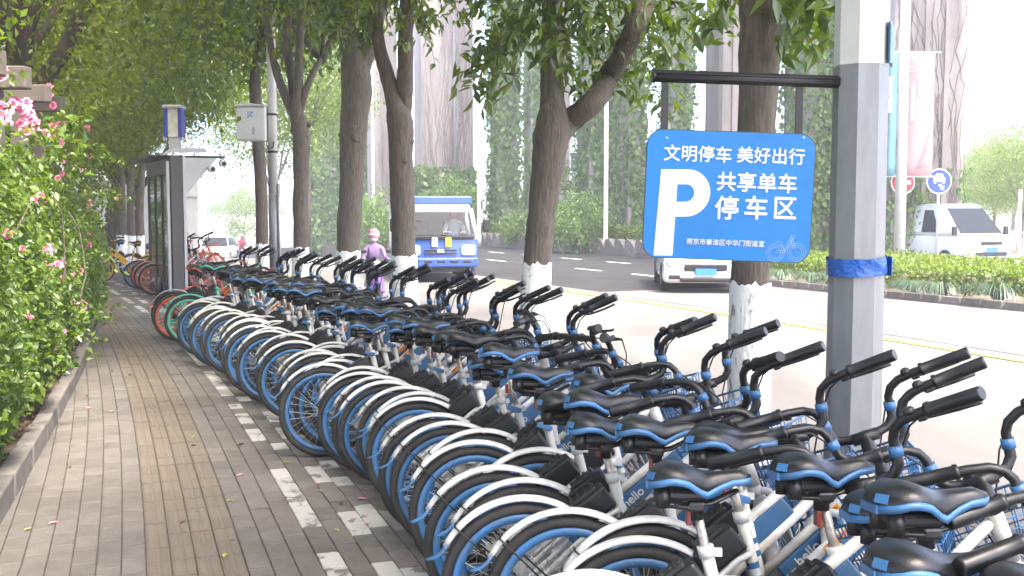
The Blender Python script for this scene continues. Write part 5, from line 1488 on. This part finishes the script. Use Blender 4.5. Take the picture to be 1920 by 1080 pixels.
MB().tube([(-.26, .5, 0), (-.26, .5, .42), (-.26, .5, .44)], [.075, .07, .02], 12).build("bollard", M_DARKM, sh)
rfm = MB(); rfm.prism([(-.22, zt - .01), (-.05, zt + .05), (.50, zt + .06), (.56, zt + .09), (.45, zt + .13), (-.05, zt + .13), (-.20, zt + .04)], -.10, .10); rfm.build("roof", M_LIGHTG, sh)
MB().box((-.22, ln_ / 2 + .35, 2.60), (.42, ln_, .05), ch=.01).build("canopy", M_DARKM, sh)
MB().prism([(.12, zt - .04), (.72, zt - .04), (.12, zt - .75)], -.04, .04).build("bracket", M_LIGHTG, sh)
MB().box((.50, 0, zt - .02), (.72, .10, .04), ch=.008).build("camera_arm", M_DARKM, sh)
for (x, z, dx) in ((.62, zt - .24, .18), (.82, zt - .14, .0)):
    cm = MB().tube([(x, -.14, z), (x, .06, z + .02)], .065, 12); cm.tube([(x, -.145, z), (x, -.139, z)], .05, 12); cm.tube([(x, 0, z), (x - .02, .03, z + .22)], .015, 6)
    co = cm.build("security_camera", M_SIGNW, sh); MB().tube([(x, -.152, z), (x, -.146, z)], .038, 12).build("lens", M_BLACK, co)
zl0, zl1 = px(0, 258, HY).z, px(0, 203, HY).z
lt = MB().box((0, 0, (zl0 + zl1) / 2), (.19, .19, zl1 - zl0), ch=.008).build("lantern", M_FROST, sh); lt.rotation_euler = (0, 0, -heading(15))
MB().box((0, 0, zl1 + .02), (.34, .30, .06), ch=.015).build("lantern_cap", M_LIGHTG, lt)
for x in (-.125, .125): MB().box((x, 0, (zl0 + zl1) / 2), (.066, .24, zl1 - zl0 - .01), ch=.006).build("lantern_edge", M_LBLUE, lt)
MB().box((0, 0, (zl0 + zt + .1) / 2), (.17, .15, zl0 - zt - .08)).build("lantern_neck", M_LIGHTG, lt)
tag(sh, "grey shelter post and glazed panels with a blue-edged lantern on top", "bus shelter")

# ------------------------------------------------------------------ banner pole and traffic signs by the big pier
NY = 31.0
nb = px(1688, 393, NY); np_ = empty("banner_pole", (nb.x, NY, zroad(nb.x, NY)))
MB().tube([(0, 0, 0), (0, 0, 10)], [.165, .12], 12).build("shaft", M_POLEW, np_)
for y in (98, 331):
    z = px(0, y, NY).z + .15; MB().tube([(-.45, 0, z), (1.05, 0, z)], .022, 6).build("banner_rod", M_POLEW, np_)
tag(np_, "white pole carrying the teal and pink banners", "pole")
for (xa, xb, mt, lab, lines) in ((1664, 1684, M_TEAL, "teal banner hanging left of the white pole", [(1666, 150, "南京秦淮文明城区")]), (1696, 1754, M_PINK, "faded pink banner hanging right of the white pole", [(1736, 140, "文明城市"), (1722, 152, "美好秦淮"), (1708, 165, "共建共享幸福家园")])):
    a_, b_ = px(xa, 330, NY - .02), px(xb, 98, NY - .02); wv = MB(); n = 10; rings = []
    for i in range(n + 1):
        z = a_.z + (b_.z - a_.z) * i / n
        rings.append([(a_.x, NY - .02 + .012 * math.sin(i * .9), z), ((a_.x + b_.x) / 2, NY - .04 + .015 * math.sin(i * .8 + 1), z), (b_.x, NY - .02 + .012 * math.sin(i * .7 + 2), z), (b_.x, NY - .012 + .012 * math.sin(i * .7 + 2), z), ((a_.x + b_.x) / 2, NY - .032 + .015 * math.sin(i * .8 + 1), z), (a_.x, NY - .012 + .012 * math.sin(i * .9), z)])
    wv.loft(rings); bo = wv.build("banner", mt)
    for (x, y, body) in lines:
        p = px(x, y, NY - .12); me = text_mesh("lettering", "\n".join(body), .13, M_SIGNW, .001, .001); link("lettering", me, bo, Matrix.Translation(p) @ RX90)
    if xb > 1700:
        dl = MB()
        for k in range(7): 
            p0, p1 = px(1720 + 3 * k, 315, NY - .12), px(1748 - 2 * k, 240 + 6 * k, NY - .12); dl.tube([p0, (p0 + p1) / 2 + Vector((.15, 0, .1)), p1], .012, 4)
        for r_ in (.35, .25): dl.tube([px(1712, 110, NY - .12) + Vector((math.cos(a2) * r_, 0, math.sin(a2) * r_)) for a2 in np.linspace(PI, 2 * PI, 14)], .012, 4)
        dl.build("line_drawing", M_SIGNW, bo)
    tag(bo, lab, "banner", "banners on the white pole")
def round_sign(x, y, Y, r_, material, label, kind):
    p = px(x, y, Y); g = zroad(p.x, Y); root = empty("traffic_sign", (p.x, Y, g)); z = p.z - g
    MB().tube([(0, 0.04, 0), (0, 0.04, z + r_ * .6)], .04, 8).build("post", M_POLEW, root)
    MB().tube([(0, 0, z), (0, .012, z)], r_, 28).build("rim", M_SIGNW, root); MB().tube([(0, -.006, z), (0, -.001, z)], r_ * .90, 28).build("disc", material, root)
    s_ = MB()
    if kind == 'bar': s_.box((0, -.010, z), (r_ * 1.3, .004, r_ * .32))
    else:
        s_.box((0, -.010, z + r_ * .14), (r_ * .92, .004, r_ * .36)); s_.prism([(-r_ * .36, z + r_ * .3), (r_ * .36, z + r_ * .3), (r_ * .24, z + r_ * .62), (-r_ * .24, z + r_ * .62)], -.012, -.008)
        s_.box((-r_ * .34, -.010, z - r_ * .08), (r_ * .16, .004, r_ * .2)); s_.box((r_ * .34, -.010, z - r_ * .08), (r_ * .16, .004, r_ * .2))
        s_.prism([(-r_ * .1, z - r_ * .25), (r_ * .12, z - r_ * .2), (r_ * .30, z - r_ * .42), (r_ * .40, z - r_ * .30), (r_ * .38, z - r_ * .68), (r_ * .05, z - r_ * .62), (r_ * .16, z - r_ * .53), (-r_ * .02, z - r_ * .36)], -.012, -.008)
    s_.build("symbol", M_SIGNW, root); tag(root, label, "traffic sign", "round traffic signs by the pier")
round_sign(1693, 342, 32.0, .36, M_NOENT, "round red no-entry sign half hidden by the white pole", 'bar')
round_sign(1761, 340, 32.0, .38, M_SBLUE, "round blue sign with a white car symbol above the van", 'car')
ar = empty("arrow_sign", px(1077, 304, 50)); MB().box((0, 0, 0), (.32, .04, .85)).build("board", M_SBLUE, ar)
MB().prism([(-.11, .12), (.02, .24), (.02, .17), (.10, .17), (.10, -.02), (.05, -.02), (.05, .08), (.02, .08), (.02, .02)], -.026, -.022).build("arrow", M_SIGNW, ar)
zb = px(1077, 304, 50).z; MB().tube([(.0, .05, -zb - .15), (.0, .05, .4)], .045, 8).build("post", M_POLEW, ar)
tag(ar, "small blue sign with a white left arrow right of the forked trunk", "traffic sign")
# slim white posts on the far median and along the lane
for (x, Y, top, lab) in ((1136, 43, -40, "slim white lamp post on the far median right of the forked tree"), (700, 64, -40, "white lamp post between the two thick trunks"), (898, 52, -60, "pale lamp post right of the truck's mirror"), (1912, 45, 355, "short white post behind the van at the right edge")):
    p = px(x, 393, Y); g = zroad(p.x, Y); o = MB().tube([(0, 0, 0), (0, 0, .6), (0, 0, .62), (0, 0, px(x, top, Y).z - g)], [.12, .12, .085, .07], 10).build("lamp_post", M_POLEW); o.location = (p.x, Y, g); tag(o, lab, "lamp post", "distant lamp posts")
gr_ = empty("guard_rail", px(1912, 437, 38))
gz = gr_.location.z
MB().tube([(-.9, 0, 0), (6, 0, 0)], .04, 8).build("rail", M_POLEW, gr_)
for k in range(5): MB().tube([(-.6 + k * 1.5, 0, -gz - .15), (-.6 + k * 1.5, 0, 0)], .04, 8).build("rail_post", M_POLEW, gr_)
tag(gr_, "white guard rail at the right edge beyond the hedge", "guard rail")

# ------------------------------------------------------------------ people
def person(name, pts, radii, edges, root_v, material, parent=None, loc=(0, 0, 0), rot=0.0):
    me = bpy.data.meshes.new(name); keys = list(pts); me.from_pydata([pts[k] for k in keys], [(keys.index(a), keys.index(b)) for a, b in edges], [])
    o = link(name, me); o.location = loc; o.rotation_euler = (0, 0, rot)
    if parent: o.parent = parent
    sk = o.modifiers.new("skin", 'SKIN'); sk.use_smooth_shade = True
    for i, k in enumerate(keys):
        v = me.skin_vertices[0].data[i]; r_ = radii[k]; v.radius = r_ if hasattr(r_, '__len__') else (r_, r_); v.use_root = (k == root_v)
    ss = o.modifiers.new("subdivision", 'SUBSURF'); ss.levels = 1; ss.render_levels = 2
    me.materials.append(material); return o
def clothes_mat(name, zsplit, top, legs, skin=(0.50, 0.28, 0.20), zneck=1.5):
    """cloth, trousers and skin on one body, split by height on the body itself"""
    m = bpy.data.materials.new(name); m.use_nodes = True; N = m.node_tree.nodes; L = m.node_tree.links; b = N["Principled BSDF"]; b.inputs["Roughness"].default_value = .8
    tc = N.new("ShaderNodeTexCoord"); sp = N.new("ShaderNodeSeparateXYZ"); L.new(tc.outputs["Object"], sp.inputs[0])
    g1 = N.new("ShaderNodeMath"); g1.operation = 'GREATER_THAN'; g1.inputs[1].default_value = zsplit; L.new(sp.outputs["Z"], g1.inputs[0])
    g2 = N.new("ShaderNodeMath"); g2.operation = 'GREATER_THAN'; g2.inputs[1].default_value = zneck; L.new(sp.outputs["Z"], g2.inputs[0])
    no = N.new("ShaderNodeTexNoise"); no.inputs["Scale"].default_value = 9; mr = N.new("ShaderNodeMapRange"); mr.inputs[3].default_value = .7; mr.inputs[4].default_value = 1.35; L.new(no.outputs["Fac"], mr.inputs[0])
    hs = N.new("ShaderNodeHueSaturation"); hs.inputs["Color"].default_value = (*top, 1); L.new(mr.outputs[0], hs.inputs["Value"])
    m1 = N.new("ShaderNodeMix"); m1.data_type = 'RGBA'; m1.inputs[6].default_value = (*legs, 1); L.new(g1.outputs[0], m1.inputs[0]); L.new(hs.outputs[0], m1.inputs[7])
    m2 = N.new("ShaderNodeMix"); m2.data_type = 'RGBA'; m2.inputs[7].default_value = (*skin, 1); L.new(g2.outputs[0], m2.inputs[0]); L.new(m1.outputs[2], m2.inputs[6])
    L.new(m2.outputs[2], b.inputs["Base Color"]); return m
def seated(loc, rot, material, reach, hand_z, hand_y, scale=1.0, feet_x=.42, feet_z=.10, lean=.06):
    """seated figure facing local +X, hips at z 0.78"""
    P = {'pel': (0, 0, .80), 'bel': (.03, 0, .95), 'che': (.05 + lean, 0, 1.16), 'nek0': (.06 + lean, 0, 1.34), 'nek': (.07 + lean, 0, 1.42), 'hd0': (.085 + lean, 0, 1.50), 'hd1': (.09 + lean, 0, 1.60), 'hd2': (.08 + lean, 0, 1.67)}
    Rr = {'pel': (.165, .13), 'bel': (.15, .11), 'che': (.17, .12), 'nek0': (.11, .08), 'nek': .055, 'hd0': (.072, .085), 'hd1': (.085, .10), 'hd2': (.06, .075)}
    E = [('pel', 'bel'), ('bel', 'che'), ('che', 'nek0'), ('nek0', 'nek'), ('nek', 'hd0'), ('hd0', 'hd1'), ('hd1', 'hd2')]
    for s_, q in ((1, 'l'), (-1, 'r')):
        P['sh' + q] = (.05 + lean, s_ * .185, 1.30); P['el' + q] = (.18 + lean, s_ * .27, 1.05); P['wr' + q] = (reach - .08, s_ * hand_y, hand_z); P['pa' + q] = (reach - .02, s_ * hand_y, hand_z - .005)
        Rr['sh' + q] = .072; Rr['el' + q] = .050; Rr['wr' + q] = .032; Rr['pa' + q] = (.040, .022)
        E += [('nek0', 'sh' + q), ('sh' + q, 'el' + q), ('el' + q, 'wr' + q), ('wr' + q, 'pa' + q)]
        for f in range(4):
            P[f'f{f}a' + q] = (reach + .02, s_ * (hand_y + .030 - .020 * f), hand_z + .004); P[f'f{f}b' + q] = (reach + .045 - .004 * abs(f - 1), s_ * (hand_y + .032 - .021 * f), hand_z - .018); P[f'f{f}c' + q] = (reach + .02, s_ * (hand_y + .032 - .021 * f), hand_z - .036)
            for e, rr in (('a', .010), ('b', .009), ('c', .008)): Rr[f'f{f}{e}' + q] = rr
            E += [('pa' + q, f'f{f}a' + q), (f'f{f}a' + q, f'f{f}b' + q), (f'f{f}b' + q, f'f{f}c' + q)]
        P['ta' + q] = (reach - .03, s_ * (hand_y - .04), hand_z - .012); P['tb' + q] = (reach + .005, s_ * (hand_y - .045), hand_z - .034); Rr['ta' + q] = .011; Rr['tb' + q] = .009
        E += [('wr' + q, 'ta' + q), ('ta' + q, 'tb' + q)]
        P['hip' + q] = (.04, s_ * .10, .78); P['kn' + q] = (.40, s_ * .15, .72); P['an' + q] = (feet_x, s_ * .12, feet_z + .08); P['to' + q] = (feet_x + .17, s_ * .13, feet_z + .03)
        Rr['hip' + q] = .095; Rr['kn' + q] = .066; Rr['an' + q] = .042; Rr['to' + q] = (.045, .03)
        E += [('pel', 'hip' + q), ('hip' + q, 'kn' + q), ('kn' + q, 'an' + q), ('an' + q, 'to' + q)]
    o = person("person", P, Rr, E, 'pel', material, loc=loc, rot=rot)
    hx = .09 + lean
    nose = MB().tube([(hx + .085, 0, 1.60), (hx + .112, 0, 1.565), (hx + .09, 0, 1.555)], [.010, .014, .008], 6).build("nose", M_SKIN, o)
    for s_ in (1, -1):
        MB().tube([(hx + .082, s_ * .032, 1.60), (hx + .096, s_ * .032, 1.60)], [.013, .009], 8).build("eye", M_HAIR, o)
    return o, hx

# ------------------------------------------------------------------ vehicles
def taper_box(mb, x0, x1, w0, w1, z0, z1, xs0=0.0, xs1=0.0, ch=.0, m=0):
    """box from x0..x1 at the bottom, its top drawn in by xs0/xs1 and to width w1"""
    b = [(x0, -w0 / 2, z0), (x1, -w0 / 2, z0), (x1, w0 / 2, z0), (x0, w0 / 2, z0)]; t = [(x0 + xs0, -w1 / 2, z1), (x1 - xs1, -w1 / 2, z1), (x1 - xs1, w1 / 2, z1), (x0 + xs0, w1 / 2, z1)]
    bm = bmesh.new(); vb = [bm.verts.new(p) for p in b]; vt = [bm.verts.new(p) for p in t]
    bm.faces.new(vb[::-1]); bm.faces.new(vt)
    for i in range(4): bm.faces.new((vb[i], vb[(i + 1) % 4], vt[(i + 1) % 4], vt[i]))
    if ch: bmesh.ops.bevel(bm, geom=list(bm.edges), offset=ch, segments=3, affect='EDGES', profile=.6)
    bm.verts.index_update(); mb.add([v.co.copy() for v in bm.verts], [tuple(v.index for v in f.verts) for f in bm.faces], True, m); bm.free(); return mb
def car_wheel(root, x, y, r_, w=.20):
    o = MB().lathe([(r_ * .62, -w / 2), (r_ * .95, -w / 2), (r_, -w * .35), (r_, w * .35), (r_ * .95, w / 2), (r_ * .62, w / 2)], Matrix.Translation((x, y, r_)) @ RX90, 28).build("wheel", M_RUB, root)
    q = MB().lathe([(.02, -w * .40), (r_ * .62, -w * .46), (r_ * .62, w * .46), (.02, w * .40)], Matrix.Translation((x, y, r_)) @ RX90, 20); q.build("rim", M_LIGHTG, o)
def pane(root, name, quad, material, off):
    """glass pane: quad outline set just proud of the body"""
    a_, b_, c_, d_ = [Vector(p) for p in quad]; n_ = (b_ - a_).cross(d_ - a_).normalized()
    vs = [p + n_ * off for p in (a_, b_, c_, d_)] + [p - n_ * .012 for p in (a_, b_, c_, d_)]
    q = MB().add(vs, [(0, 1, 2, 3), (0, 4, 5, 1), (1, 5, 6, 2), (2, 6, 7, 3), (3, 7, 4, 0), (7, 6, 5, 4)]); return q.build(name, material, root)
def saloon(x, y, Y, label, plate, yaw, L_=4.5, W=1.82, Hh=1.48, suv=False):
    p = px(x, y, Y); g = zroad(p.x, Y); root = empty("parked_car" if False else "car", (p.x, Y, g), (0, 0, math.radians(yaw)))
    # local +X points to the front, which comes towards the viewer
    zb = .95 if suv else .86
    b = MB(); taper_box(b, -L_ / 2, L_ / 2, W, W * .95, .22, zb * .80, .03, .06, .15); taper_box(b, -L_ / 2 + .05, L_ / 2 - .10, W * .985, W * .90, zb * .60, zb, .10, .45, .11); b.build("body", M_CARW, root)
    c = MB(); taper_box(c, -L_ / 2 + .25, L_ / 2 - 1.05, W * .90, W * .66, zb - .03, Hh, .55, .66, .11); cab = c.build("cabin", M_CARW, root)
    xw, xr = L_ / 2 - 1.05, L_ / 2 - 1.05 - .66
    f = lambda k: (xw + (xr - xw) * k, (W * .90 + (W * .66 - W * .90) * k) / 2, zb - .03 + (Hh - zb + .03) * k)
    (xa, ya, za), (xb_, yb_, zb_) = f(.12), f(.90)
    pane(root, "windscreen", [(xa, -ya * .93, za), (xa, ya * .93, za), (xb_, yb_ * .92, zb_), (xb_, -yb_ * .92, zb_)], M_CGLASS, .006)
    for s_ in (1, -1):
        qd = [(xa - .10, s_ * ya, za + .03), (-.25, s_ * ya, za + .03), (-.25, s_ * yb_, zb_ - .02), (xb_ - .12, s_ * yb_, zb_ - .02)]; qd2 = [(-.31, s_ * ya, za + .03), (-L_ / 2 + .62, s_ * ya, za + .03), (-L_ / 2 + .98, s_ * yb_, zb_ - .02), (-.31, s_ * yb_, zb_ - .02)]
        for q in (qd, qd2): pane(root, "side_window", q if s_ > 0 else q[::-1], M_CGLASS, .008)
        MB().box((L_ / 2 - .16, s_ * W * .36, zb * .76), (.24, .36, .13), Matrix.Rotation(s_ * -.35, 4, 'Z'), ch=.035).build("headlight", M_LAMP, root)
        MB().box((xa - .05, s_ * (W / 2 + .06), zb + .05), (.10, .20, .13), ch=.03).build("mirror", M_CARW, root)
        MB().box((L_ / 2 - .015, s_ * W * .36, .36), (.06, .24, .09), ch=.02).build("fog_lamp", M_BLACK, root)
        for xx in (-L_ / 2 + .85, L_ / 2 - .85): car_wheel(root, xx, s_ * (W / 2 - .10), .32)
    MB().box((L_ / 2 - .01, 0, zb * .66), (.05, W * .50, .15), ch=.03).build("grille", M_BLACK, root); MB().box((L_ / 2 - .01, 0, .30), (.05, W * .60, .10), ch=.03).build("air_intake", M_BLACK, root)
    MB().box((L_ / 2 + .03, 0, .47), (.015, .44, .14)).build("number_plate", plate, root)
    tag(root, label, "car", "cars on the road")
    return root
saloon(1308, 393, 25.0, "white car passing under the blue parking sign", M_PLATEB, -95, W=1.84, Hh=1.52)
saloon(407, 393, 60, "far white car with a green number plate", M_PLATEG, -84)
# van beyond the hedge
def van():
    p = px(1745, 393, 33.5); g = zroad(p.x, 33.5); root = empty("van", (p.x, 33.5, g), (0, 0, heading(15) - PI / 2 - math.radians(4)))
    L_, W, Hh = 4.9, 1.80, 1.98
    b = MB(); taper_box(b, -L_ / 2, L_ / 2, W, W * .97, .28, 1.05, .03, .14, .17); b.build("body", M_CARW, root)
    c = MB(); taper_box(c, -L_ / 2 + .02, L_ / 2 - .30, W * .98, W * .80, 1.0, Hh, .12, .88, .15); c.build("cabin", M_CARW, root)
    f = lambda k: (L_ / 2 - .30 - .88 * k, (W * .98 + (W * .80 - W * .98) * k) / 2, 1.0 + (Hh - 1.0) * k)
    (xa, ya, za), (xb_, yb_, zb_) = f(.10), f(.86)
    pane(root, "windscreen", [(xa, -ya * .93, za), (xa, ya * .93, za), (xb_, yb_ * .92, zb_), (xb_, -yb_ * .92, zb_)], M_CGLASS, .006)
    for s_ in (1, -1):
        for x0, x1 in ((.55, 1.25), (-.9, .4), (-2.1, -1.05)):
            q = [(x1, s_ * ya, za + .02), (x0, s_ * ya, za + .02), (x0, s_ * yb_, zb_ - .05), (x1 - (.35 if x1 > 1 else 0), s_ * yb_, zb_ - .05)]; pane(root, "side_window", q if s_ > 0 else q[::-1], M_CGLASS if x1 > 1 else M_CARW, .008)
        MB().box((L_ / 2 - .10, s_ * W * .36, .86), (.18, .34, .20), ch=.05).build("headlight", M_LAMP, root); MB().box((xa - .05, s_ * (W / 2 + .10), 1.18), (.09, .16, .26), ch=.03).build("mirror", M_BLACK, root)
        for xx in (-1.5, 1.55): car_wheel(root, xx, s_ * (W / 2 - .10), .31)
    MB().box((L_ / 2 - .0, 0, .82), (.05, .8, .10), ch=.02).build("grille", M_BLACK, root); MB().box((L_ / 2 + .0, 0, .50), (.05, 1.2, .12), ch=.02).build("air_intake", M_BLACK, root); MB().box((L_ / 2 + .03, 0, .62), (.015, .44, .14)).build("number_plate", M_PLATEB, root)
    MB().box((L_ / 2 - .28, .2, 1.06), (.02, .35, .07), Matrix.Rotation(-.5, 4, 'Y')).build("notice", M_YELST, root)
    tag(root, "white van driving behind the clipped hedge at right", "van")
    return root
van()
# small blue and white truck
def truck():
    Y = 26.3; p = px(826, 393, Y); g = zroad(p.x, Y); th = math.radians(-80); root = empty("truck", (p.x, Y, g), (0, 0, th))
    W = 1.86; xf = 0.0                                    # local origin under the front of the cab, +X forward
    lo = MB(); taper_box(lo, -1.55, xf, W, W, .42, 1.12, 0, .05, .07); lo.build("cab_lower", M_TRUCK, root)
    up = MB(); taper_box(up, -1.50, xf - .33, W * .90, W * .84, 1.72, 1.93, .04, .10, .06); up.build("cab_roof", M_CARW, root)
    for s_ in (1, -1):
        pr = MB(); pr.tube([(xf - .04, s_ * W * .485, 1.06), (xf - .36, s_ * W * .43, 1.80)], .055, 8); pr.tube([(-1.45, s_ * W * .485, 1.06), (-1.43, s_ * W * .43, 1.80)], .07, 8); pr.tube([(-.85, s_ * W * .488, 1.06), (-.84, s_ * W * .435, 1.80)], .04, 8); pr.build("cab_pillar", M_CARW, root)
    MB().box((-1.47, 0, 1.45), (.05, W * .92, .80)).build("cab_rear_wall", M_DARKM, root)
    MB().box((-.30, 0, 1.10), (.42, W * .92, .10), ch=.03).build("dashboard", M_BLACK, root); MB().box((-1.15, .42, 1.15), (.16, .46, .75), ch=.05).build("seat_back", M_DARKM, root); MB().box((-1.15, -.42, 1.15), (.16, .46, .75), ch=.05).build("seat_back", M_DARKM, root)
    f = lambda k: (xf - .03 - .34 * k, (W + (W * .86 - W) * k) / 2, 1.08 + .84 * k)
    (xa, ya, za), (xb_, yb_, zb_) = f(.10), f(.80)
    pane(root, "windscreen", [(xa, -ya * .90, za), (xa, ya * .90, za), (xb_, yb_ * .90, zb_), (xb_, -yb_ * .90, zb_)], M_TGLASS, .006)
    for s_ in (1, -1):
        q = [(xa - .12, s_ * ya, za + .02), (-1.3, s_ * ya, za + .02), (-1.28, s_ * yb_, zb_), (xb_ - .10, s_ * yb_, zb_)]; pane(root, "side_window", q if s_ > 0 else q[::-1], M_TGLASS, .008)
        MB().box((xf - .0, s_ * W * .37, .80), (.10, .36, .26), ch=.06).build("headlight", M_LAMP, root)
        m_ = MB().box((xf - .12, s_ * (W / 2 + .22), 1.42), (.07, .17, .34), ch=.04); m_.tube([(xf - .15, s_ * W / 2 * .95, 1.62), (xf - .12, s_ * (W / 2 + .2), 1.60)], .014, 6); m_.build("mirror", M_BLACK, root)
        for xx in (-.75, -3.3): car_wheel(root, xx, s_ * (W / 2 - .13), .33, .22)
        MB().box((xf + .035, s_ * .17 + .02, 1.00), (.012, .14, .22)).build("inspection_sticker", M_YELST if s_ > 0 else M_SIGNW, root)
    bp = MB().box((xf + .03, 0, .50), (.14, W * .99, .24), ch=.04); bp.build("bumper", M_TRUCK, root)
    for k in range(5): MB().box((xf + .095, -.64 + .32 * k, .52), (.02, .20, .07), ch=.008).build("air_slot", M_BLACK, root)
    for k in range(2): MB().box((xf + .0, 0, .72 + .085 * k), (.05, .80, .035), ch=.008).build("grille_slat", M_BLACK, root)
    MB().box((xf + .03, 0, .78), (.02, .16, .07), ch=.02).build("badge", M_LAMP, root)
    MB().box((xf - .01, 0, 1.115), (.05, W * .9, .07), ch=.01).build("wiper_panel", M_BLACK, root)
    MB().box((-.75, 0, .36), (1.3, 1.3, .20)).build("chassis", M_BLACK, root); MB().box((-3.0, 0, .5), (3.4, .8, .18)).build("chassis", M_BLACK, root)
    bd = MB().box((-3.25, 0, 1.30), (3.2, 1.95, 1.30), ch=.03); body = bd.build("cargo_body", M_TRUCK, root)
    MB().box((-1.75, 0, 2.04), (.35, 1.98, .22), ch=.03).build("header_board", M_TRUCK, body)
    tag(root, "small blue and white truck coming towards the viewer behind the twin-forked tree", "truck")
    Mr = Matrix.Translation((p.x, Y, g)) @ Matrix.Rotation(th, 4, 'Z')
    return Mr, th
Mr, th_t = truck()
mt_drv = clothes_mat("driver_clothes", 0.9, (0.62, 0.61, 0.58), (0.05, 0.05, 0.06), zneck=1.43)
for (yy, lab) in ((.42, "driver in a white top behind the truck's windscreen"),):
    q = Mr @ Vector((-.85, yy, .14)); o, hx = seated(q, th_t, mt_drv, .48, 1.10, .16)
    MB().lathe([(.001, 1.715), (.075, 1.70), (.100, 1.65), (.102, 1.60), (.08, 1.60), (.001, 1.62)], Matrix.Translation((hx - .015, 0, 0)), 16).build("hair", M_HAIR, o); tag(o, lab, "person")
# rider on an electric scooter
RY = 20.5
rp_ = px(699, 393, RY); g = zroad(rp_.x, RY); thr = math.radians(-74)
sc2 = empty("electric_scooter", (rp_.x, RY, g), (0, 0, thr))
def sw(x): 
    w = MB().lathe([(.13, -.035), (.17, -.045), (.205, -.03), (.215, 0), (.205, .03), (.17, .045), (.13, .035)], Matrix.Translation((x, 0, .215)) @ RX90, 24).build("wheel", M_RUB, sc2); MB().lathe([(.02, -.03), (.13, -.02), (.13, .02), (.02, .03)], Matrix.Translation((x, 0, .215)) @ RX90, 16).build("rim", M_LIGHTG, w)
sw(.72); sw(-.52)
M_SCOOT = mat("scooter_purple", (.16, .05, .30), .3, coat=.4)
bd = MB(); taper_box(bd, -.62, .10, .30, .24, .34, .68, .05, .08, .06); taper_box(bd, .02, .50, .30, .28, .20, .30, .02, .02, .03); bd.build("body", M_SCOOT, sc2)
fs_ = MB(); taper_box(fs_, .42, .60, .38, .22, .28, .95, -.10, .12, .05); fs_.build("front_shield", M_SCOOT, sc2)
st_ = MB(); taper_box(st_, -.60, .12, .30, .24, .67, .76, .03, .05, .03); st_.build("seat", M_BLACK, sc2)
hb_ = MB().tube([(.62, 0, .30), (.50, 0, .92), (.47, 0, 1.0)], .025, 8); hb_.tube([(.38, -.33, 1.04), (.46, -.15, 1.02), (.47, 0, 1.0), (.46, .15, 1.02), (.38, .33, 1.04)], .016, 8); hb_.tube([(.72, -.05, .215), (.62, -.05, .5)], .02, 6); hb_.tube([(.72, .05, .215), (.62, .05, .5)], .02, 6); hb_.build("handlebar", M_BLACK, sc2)
MB().box((.56, 0, .96), (.08, .16, .12), ch=.03).build("headlight", M_LAMP, sc2)
for s_ in (1, -1):
    m_ = MB().tube([(.44, s_ * .20, 1.03), (.46, s_ * .27, 1.20)], .008, 6); m_.box((.46, s_ * .28, 1.23), (.02, .12, .07), ch=.008); m_.build("mirror", M_BLACK, sc2)
tag(sc2, "purple electric scooter under the helmeted rider", "scooter")
mt_r = clothes_mat("rider_clothes", 0.86, (0.30, 0.20, 0.38), (0.03, 0.03, 0.05), zneck=1.44)
o, hx = seated(Vector((rp_.x, RY, g)) + Matrix.Rotation(thr, 3, 'Z') @ Vector((-.12, 0, 0)), thr, mt_r, .51, 1.06, .30, feet_x=.40, feet_z=.22, lean=.16)
o.scale = (.82, .82, .82); sc2.scale = (.82, .82, .82)
hl = MB().lathe([(.001, 1.76), (.06, 1.752), (.105, 1.715), (.132, 1.65), (.135, 1.58), (.125, 1.54), (.108, 1.54), (.11, 1.60), (.08, 1.69), (.001, 1.72)], Matrix.Translation((hx - .015, 0, 0)), 24); he = hl.build("helmet", M_HELM, o)
MB().lathe([(.136, 1.60), (.140, 1.61), (.138, 1.64), (.132, 1.64)], Matrix.Translation((hx - .013, 0, 0)), 24).build("helmet_band", M_MASK, he)
mk_ = MB(); rings = []
for k in range(6):
    z = 1.475 + .018 * k; bul = [.0, .012, .020, .022, .016, .004][k]
    rings.append([(hx - .01 + (.098 + bul) * math.cos(a_), (.088 + bul * .3) * math.sin(a_), z) for a_ in np.linspace(-1.15, 1.15, 11)])
mk_.loft(rings, closed=False, cap=False); mk_.build("face_mask", M_MASK, o)
vst = MB(); taper_box(vst, .13, .24, .22, .16, 1.0, 1.26, .0, .05, .03); vst.build("chest_bag", M_SHIRT, o)
tag(o, "rider in purple with a pink helmet and white mask on a scooter", "person")
# far rider near the white car
q = px(452, 393, 64); g = zroad(q.x, 64)
sc3 = copy_tree(sc2); sc3.location = (q.x, 64, g); tag(sc3, "far scooter right of the white car", "scooter")
mt_f = clothes_mat("far_rider_clothes", 0.86, (0.50, 0.10, 0.14), (0.05, 0.05, 0.08), zneck=1.44)
o2, hx2 = seated(Vector((q.x, 64, g)) + Matrix.Rotation(thr, 3, 'Z') @ Vector((-.12, 0, 0)), thr, mt_f, .51, 1.06, .30, feet_x=.40, feet_z=.22, lean=.10)
c_ = he.copy(); COL.objects.link(c_); c_.parent = o2
tag(o2, "far rider in a red top right of the white car", "person")

# ------------------------------------------------------------------ hazy air over the road
hz = MB().box((15, 62, 11), (210, 150, 27))
hzo = hz.build("haze", mat("haze_unused", (1, 1, 1)))
hm = bpy.data.materials.new("haze_air"); hm.use_nodes = True
hn = hm.node_tree.nodes; hn.remove(hn["Principled BSDF"])
pv = hn.new("ShaderNodeVolumePrincipled"); pv.inputs["Color"].default_value = (0.93, 0.96, 1.0, 1); pv.inputs["Density"].default_value = 0.0021; pv.inputs["Anisotropy"].default_value = 0.2
hm.node_tree.links.new(pv.outputs[0], hn["Material Output"].inputs["Volume"])
hzo.data.materials.clear(); hzo.data.materials.append(hm)
hzo["kind"] = "stuff"; tag(hzo, "pale hazy air over the road and under the viaduct", "haze")
